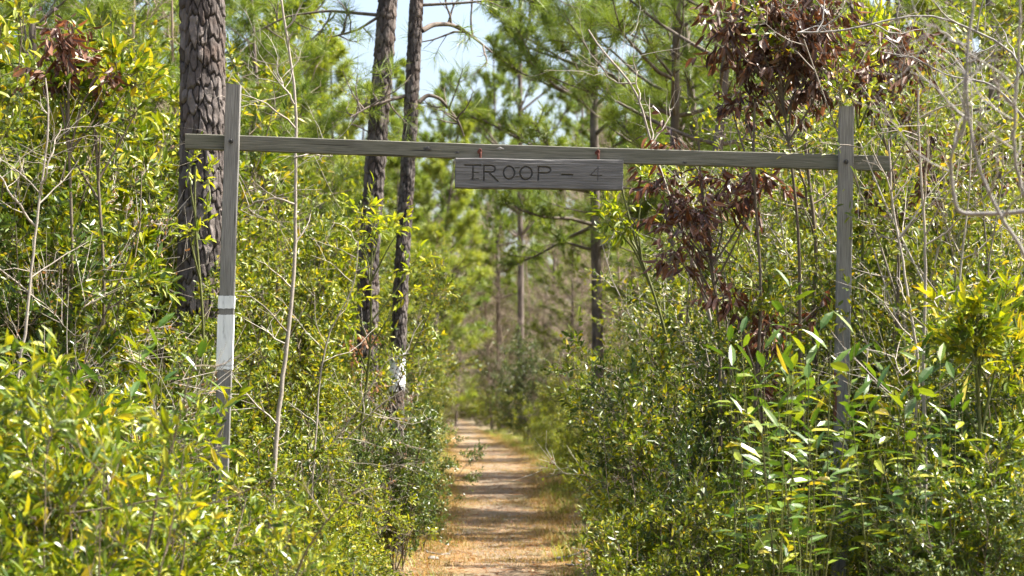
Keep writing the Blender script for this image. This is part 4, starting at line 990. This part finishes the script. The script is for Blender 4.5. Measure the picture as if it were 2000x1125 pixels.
sapling('twig_shrub', 'shrub of dark crossing twigs low in the left foreground', 'shrub', [
    ([(240, 1330), (265, 1125), (330, 880), (390, 700)], .007), ([(150, 1330), (-10, 1045), (120, 1005), (260, 985), (380, 960)], .007), ([(330, 1300), (360, 1000), (480, 960), (560, 920)], .005), ([(500, 1300), (580, 1110), (640, 1010), (720, 940)], .006)], 7.4, 'twig', 31, 8, .22)
sapling('bare_sapling', 'thin leafless sapling bending over the brush left of the white-blazed pine', 'sapling', [
    ([(560, 1300), (600, 960), (690, 840), (740, 790), (790, 760)], .009), ([(520, 1290), (560, 940), (640, 880), (700, 800), (750, 700), (800, 690)], .008), ([(600, 1250), (620, 760), (645, 640), (690, 560), (700, 470)], .010)], 14.6, 'pale', 35, 14, .4)

def clump_plant(name, label, base, targets, Y, mat, leaf, seed, L=.11, W=.034, droop=1.0, per=6, tw=.12, tmpl=T_LANCE, upn=.1, stem_r=.016, spread=.5, cat='plant'):
    rng = RNG(seed); wd = Acc(); fo = Acc(); S = []; E = []
    t = thing(name, label, cat)
    b = np.array([uX(base, Y), Y, -.05])
    zs = [P(u, v, Y)[2] for u, v, r, n in targets]; top = max(zs)
    cx = np.mean([P(u, v, Y)[0] for u, v, r, n in targets])
    spine = smooth_pts(np.array([b, [b[0]*.7+cx*.3, Y+.05, top*.35], [b[0]*.35+cx*.65, Y-.05, top*.7], [cx, Y, top]]), 30)
    spine += np.stack([.02*np.sin(np.linspace(0, 12, 30)), .02*np.cos(np.linspace(0, 9, 30)), np.zeros(30)], 1)
    tube(wd, spine, np.linspace(stem_r, stem_r*.4, 30), 7)
    for (u, v, r, n) in targets:
        c = P(u, v, Y); c[1] += rng.normal()*.12; R_ = r*Y/F
        q = spine[np.argmin(np.abs(spine[:, 2]-max(.3, c[2]-.35-abs(c[0]-cx)*.5)))]
        ln = smooth_pts(np.array([q, (q+c)/2+rng.normal(size=3)*.04+np.array([0, 0, .04]), c]), 12); tube(wd, ln, np.linspace(stem_r*.5, stem_r*.25, 12), 5)
        for k in range(n):
            o_ = rng.uniform(-1, 1, 3)*R_*.95; o_[1] *= .8
            s = c+o_*.3; e = c+o_
            m_ = s+(e-s)*.5
            tube(wd, np.array([c+(s-c)*.2, m_+rng.normal(size=3)*.01, e]), [.004, .003, .0018], 4)
            d = unit(e-c+np.array([0, 0, .05])); S.append(e[None]); E.append((e+d*tw*(.5+rng.random()))[None])
            S.append(m_[None]); E.append((m_+unit(rng.normal(size=3)+np.array([0, 0, .2]))*tw*(.5+rng.random()))[None])
    leaf_twigs(wd, fo, np.concatenate(S), np.concatenate(E), rng, per, L, W, tmpl, spread=spread, droop=droop, upn=upn, tr=.0022, fold=.7, curl=.25)
    link('stem', wd.mesh('stem'), M[mat], t); link('foliage', fo.mesh('foliage', False), M[leaf], t)
    return t
clump_plant('dead_leaved_tree', 'large mass of hanging dead brown leaves above the right half of the crossbeam', 1600,
    [(1440, 30, 50, 12), (1500, 50, 60, 14), (1560, 25, 60, 12), (1470, 110, 50, 10), (1540, 110, 65, 16), (1590, 80, 50, 10), (1570, 160, 45, 9), (1430, 95, 30, 5), (1530, 170, 30, 5), (1640, 20, 35, 5), (1415, 70, 36, 7), (1500, 10, 40, 8), (1450, 140, 34, 6), (1560, 70, 50, 9), (1605, 130, 36, 6)], 12.5, 'twig', 'dead', 51, L=.095, W=.028)
clump_plant('dead_leaved_tree', 'dead brown leaf clusters dangling right of the top of the right post', 1760,
    [(1760, 90, 36, 7), (1775, 135, 32, 6), (1680, 150, 36, 7), (1720, 145, 36, 7), (1690, 185, 26, 5), (1800, 120, 28, 5), (1745, 190, 26, 4)], 12.3, 'twig', 'dead', 52, L=.09, W=.027)
clump_plant('dead_leaved_shrub', 'dark brown wilted leaves under the crossbeam right of the sign', 1440,
    [(1285, 370, 34, 5), (1330, 385, 42, 6), (1375, 415, 38, 6), (1300, 435, 34, 5), (1340, 468, 34, 5), (1420, 355, 42, 6), (1475, 380, 36, 5), (1500, 345, 35, 6), (1400, 400, 40, 7), (1310, 505, 24, 3), (1360, 500, 24, 4), (1320, 275, 26, 4)], 12.7, 'twig', 'dead', 53, L=.09, W=.027)
clump_plant('dead_leaved_shrub', 'small hanging clusters of dead leaves low in the brush left of the right post', 1480,
    [(1410, 580, 24, 5), (1445, 590, 24, 5), (1500, 640, 24, 5), (1490, 690, 18, 3), (1600, 600, 15, 2), (1480, 765, 14, 2), (1430, 200, 22, 4), (1465, 215, 18, 3)], 12.4, 'twig', 'dead', 54, L=.09, W=.027)
clump_plant('dead_leaved_shrub', 'scattered reddish brown dead leaves beyond the right end of the crossbeam', 1850,
    [(1760, 210, 28, 4), (1780, 230, 24, 4), (1800, 290, 30, 5), (1740, 360, 34, 6), (1790, 380, 30, 5), (1860, 300, 36, 5), (1930, 290, 40, 6), (1980, 320, 30, 4), (1830, 350, 30, 4), (1710, 390, 24, 3), (1740, 440, 18, 3), (1900, 350, 30, 4)], 13.4, 'twig', 'dead', 55, L=.09, W=.03, per=6)
clump_plant('dead_leaved_tree', 'brown dead leaf cluster on a thin tree top at the upper left', 120,
    [(120, 85, 32, 7), (105, 125, 30, 7), (140, 110, 24, 5), (95, 145, 20, 4), (210, 150, 16, 2), (200, 175, 14, 2)], 11.7, 'twig', 'dead', 56, L=.09, W=.03)
clump_plant('evergreen_sapling', 'bright green upright leaf spray between the dead leaf clusters', 1680,
    [(1640, 110, 40, 8), (1690, 100, 48, 12), (1735, 120, 36, 8), (1660, 150, 30, 6), (1620, 80, 26, 4), (1710, 70, 26, 4), (1690, 45, 20, 3)], 13.3, 'green_stem', 'lime', 57, L=.085, W=.022, droop=-.6, upn=.3)
clump_plant('rosette_shrub', 'yellow-green rosettes of long leaves right of the pale saplings', 1890,
    [(1880, 640, 30, 8), (1910, 620, 30, 8), (1860, 680, 24, 5), (1930, 660, 30, 7), (1890, 690, 26, 6), (1950, 700, 26, 5), (1980, 590, 30, 6)], 10.0, 'green_stem', 'broad', 58, L=.10, W=.026, droop=-.3, upn=.5)
clump_plant('leafy_shrub', 'shrub with flat-topped yellow-green leaf sprays right of the far left saplings', 200,
    [(130, 170, 34, 8), (180, 190, 40, 9), (240, 150, 36, 8), (262, 165, 24, 4), (100, 230, 30, 6), (200, 240, 34, 6), (255, 215, 24, 4)], 11.9, 'twig', 'broad', 59, L=.10, W=.029, droop=-.15, upn=.7)
clump_plant('vine_shrub', 'small leafy spray growing up in front of the big pine trunk', 400,
    [(375, 325, 14, 2), (400, 345, 14, 2), (395, 430, 18, 2), (375, 455, 20, 3)], 13.8, 'green_stem', 'lime', 60, L=.07, W=.024, droop=0, upn=.7, per=6)
clump_plant('leafy_shrub', 'light leafy spray reaching across the two dark pine trunks', 690,
    [(715, 420, 30, 5), (740, 450, 26, 5), (700, 480, 30, 5), (790, 440, 14, 2), (800, 520, 14, 3), (680, 560, 26, 5), (675, 620, 26, 5), (795, 570, 12, 2)], 16.5, 'green_stem', 'lime', 61, L=.085, W=.030, droop=.1, upn=.7, per=6)
clump_plant('brown_leaved_shrub', 'pinkish brown withered leaves round the foot of the leaning pine', 700,
    [(690, 690, 22, 3), (712, 715, 22, 3), (735, 755, 18, 2), (700, 765, 20, 2), (718, 672, 18, 3)], 20.6, 'twig', 'tan_leaf', 62, L=.08, W=.03, per=7)
clump_plant('leafy_shrub', 'bright green leafy top hanging just below the right end of the sign', 1420,
    [(1180, 385, 20, 4), (1200, 410, 18, 4), (1230, 440, 20, 4), (1190, 440, 14, 3), (1270, 350, 20, 4)], 13.6, 'green_stem', 'lime', 63, L=.075, W=.026, droop=.2, upn=.6, per=6)

# ------------------------------------------------------------------ uncountable ground growth and litter
rng = RNG(5)
def scatter_area(n, y0, y1, d0, d1, power=1.6):
    y = y0+(y1-y0)*rng.random(n)**power; sgn = np.where(rng.random(n) < .5, -1, 1)
    d = d0+(d1-d0)*rng.random(n); x = path_x(y)+sgn*(path_hw(y)+d); return x, y, gh(x, y)
# undergrowth leaves and stems filling the thicket floor
wd = Acc(); fo = Acc(); n = 5200
x, y, z = scatter_area(n, 7, 75, .15, 9.0)
S = np.stack([x, y, z], 1); E = S+np.stack([rng.normal(size=n)*.12, rng.normal(size=n)*.12, .25+.45*rng.random(n)], 1)
leaf_twigs(wd, fo, S, E, rng, 11, .05, .023, T_SMALL, tr=.002, upn=1.0)
o = link('undergrowth', fo.mesh('undergrowth', False), M['small']); o['kind'] = 'stuff'
o = link('undergrowth_stems', wd.mesh('undergrowth_stems'), M['twig']); o['kind'] = 'stuff'
# grass on and beside the path
def blades(acc, x, y, hh, wdt, nb, spread):
    k = len(x); X = np.repeat(x, nb)+rng.normal(size=k*nb)*spread; Y = np.repeat(y, nb)+rng.normal(size=k*nb)*spread
    Z = gh(X, Y)-.005; a_ = rng.random(k*nb)*2*PI; L = hh*(.4+.9*rng.random(k*nb)); le = .25+.7*rng.random(k*nb)
    b = np.stack([X, Y, Z], 1); sd_ = np.stack([-np.sin(a_), np.cos(a_), 0*a_], 1)*wdt*.5
    dr = np.stack([np.cos(a_)*np.sin(le), np.sin(a_)*np.sin(le), np.cos(le)], 1); m_ = b+dr*L[:, None]*.55
    d2 = dr*1.0; d2[:, 2] -= .35; e = m_+unit(d2)*L[:, None]*.45
    V = np.stack([b-sd_, b+sd_, m_+sd_*.8, m_-sd_*.8, e], 1).reshape(-1, 3); q = (np.arange(k*nb)*5)[:, None]; r_ = np.repeat(rng.random(k), nb)*.6+rng.random(k*nb)*.4
    v0 = acc.n; acc.v.append(V); acc.n += len(V); acc.f.append(np.array([[0, 1, 2, 3]])+q+v0); acc.a.append(r_); acc.f.append(np.array([[3, 2, 4]])+q+v0); acc.a.append(r_)
a = Acc()
n = 6500; y = 15+85*rng.random(n)**1.3; s_ = rng.uniform(-1, 1, n); x = path_x(y)+s_*path_hw(y)*1.05
kp = (np.abs(s_) > .45+.25*vnoise(y*.4, y*0, 4)) | (vnoise(x*1.3, y*.45, 6) > .58); blades(a, x[kp], y[kp], .05, .005, 16, .07)
n = 2600; x, y, z = scatter_area(n, 12, 90, -.35, .35, 1.3); kp = rng.random(n) < np.clip((y-15)/13, .15, 1); blades(a, x[kp], y[kp], .09, .006, 16, .08)
o = link('dry_grass', a.mesh('dry_grass', False), M['grass']); o['kind'] = 'stuff'
a = Acc(); n = 2400; x, y, z = scatter_area(n, 10, 95, -.12, .9, 1.4); kp = (y > 30) | (rng.random(n) < .4); blades(a, x[kp], y[kp], .17, .007, 14, .08)
o = link('green_grass', a.mesh('green_grass', False), M['ggrass']); o['kind'] = 'stuff'
a = Acc(); n = 900; x, y, z = scatter_area(n, 13, 80, -.30, .25, 1.2); kp = vnoise(x*2, y*.7, 31) > .52; kp &= rng.random(n) < np.clip((y-16)/14, .12, 1); blades(a, x[kp], y[kp], .18, .006, 18, .06)
o = link('straw_tufts', a.mesh('straw_tufts', False), M['grass']); o['kind'] = 'stuff'
def stick(label, pts, r, seed):
    rg = RNG(seed); a_ = Acc(); p = np.array([[x, y, float(gh(np.array([x]), np.array([y]))[0])+h] for x, y, h in pts]); p = smooth_pts(p, 18)
    p += rg.normal(size=p.shape)*.004; tube(a_, p, np.linspace(r, r*.45, 18), 7); q, t = along(p, np.array([.35, .6, .8]))
    for k_ in range(3): tube(a_, np.array([q[k_], q[k_]+np.array([rg.normal()*.1, rg.normal()*.12, .03])]), [r*.4, r*.2], 5)
    o = link('fallen_stick', a_.mesh('fallen_stick'), M['grey_branch']); o['label'] = label; o['category'] = 'stick'
stick('grey fallen stick lying across the right edge of the path', [(uX(1085, 19.6), 19.6, .03), (uX(1120, 19.9), 19.9, .04), (uX(1150, 20.4), 20.4, .07)], .013, 1)
stick('short grey stick on the right side of the path nearest the camera', [(uX(1105, 18.9), 18.9, .02), (uX(1125, 18.7), 18.7, .03), (uX(1140, 18.8), 18.8, .02)], .010, 2)
stick('thin pale stick on the left edge of the path', [(uX(832, 20.5), 20.5, .03), (uX(858, 20.1), 20.1, .03), (uX(880, 20.4), 20.4, .02)], .009, 3)
def stone(label, u, Y, r, seed):
    rg = RNG(seed); n1, n2 = 14, 9; th = np.arange(n1)*2*PI/n1; ph = np.linspace(.05, PI-.05, n2); T, Q = np.meshgrid(th, ph)
    rr = r*(1+.28*(vnoise(T*1.9, Q*2.1, seed)-.5)+.2*(vnoise(np.cos(T)*2+5, Q*3, seed+1)-.5)); V = np.stack([rr*np.sin(Q)*np.cos(T)*1.3, rr*np.sin(Q)*np.sin(T), rr*np.cos(Q)*.6], -1).reshape(-1, 3)
    i = np.arange(n2-1)[:, None]; j = np.arange(n1)[None]; a_ = Acc(); a_.add(V, np.stack([i*n1+j, (i+1)*n1+j, (i+1)*n1+(j+1) % n1, i*n1+(j+1) % n1], -1).reshape(-1, 4))
    a_.add(V[:n1], [list(range(n1))]); a_.add(V[-n1:], [list(range(n1))[::-1]])
    x = uX(u, Y); o = link('stone', a_.mesh('stone'), M['grey_branch'], None, (x, Y, float(gh(np.array([x]), np.array([Y]))[0])+r*.3), (0, 0, seed)); o['label'] = label; o['category'] = 'stone'
stone('pale stone by the left edge of the path, the larger of two', 846, 19.8, .045, 3); stone('small grey stone on the left half of the path beyond the pale one', 893, 23.6, .035, 5)
stone('pale stone at the right edge of the path beside the fallen stick', 1152, 19.4, .042, 8)
# leaf and needle litter
a = Acc(); n = 6000; y = 12+60*rng.random(n)**1.5; x = path_x(y)+rng.uniform(-1.25, 1.25, n)*path_hw(y)
Pp = np.stack([x, y, gh(x, y)+.010], 1); D = rng.normal(size=(n, 3)); D[:, 2] *= .12; N = rng.normal(size=(n, 3))*.25; N[:, 2] = 1
leaves(a, Pp, D, N, .045*(.5+rng.random(n)), .018*(.5+rng.random(n)), rng, T_SMALL)
n = 5500; y = 12+50*rng.random(n)**1.5; x = path_x(y)+rng.uniform(-1.2, 1.2, n)*path_hw(y); Pp = np.stack([x, y, gh(x, y)+.010], 1)
D = rng.normal(size=(n, 3)); D[:, 2] *= .05; leaves(a, Pp, D, N[:n] if len(N) >= n else np.tile([0, 0, 1.], (n, 1)), .16, .004, rng, T_SMALL)
o = link('leaf_litter', a.mesh('leaf_litter', False), M['tan_leaf']); o['kind'] = 'stuff'
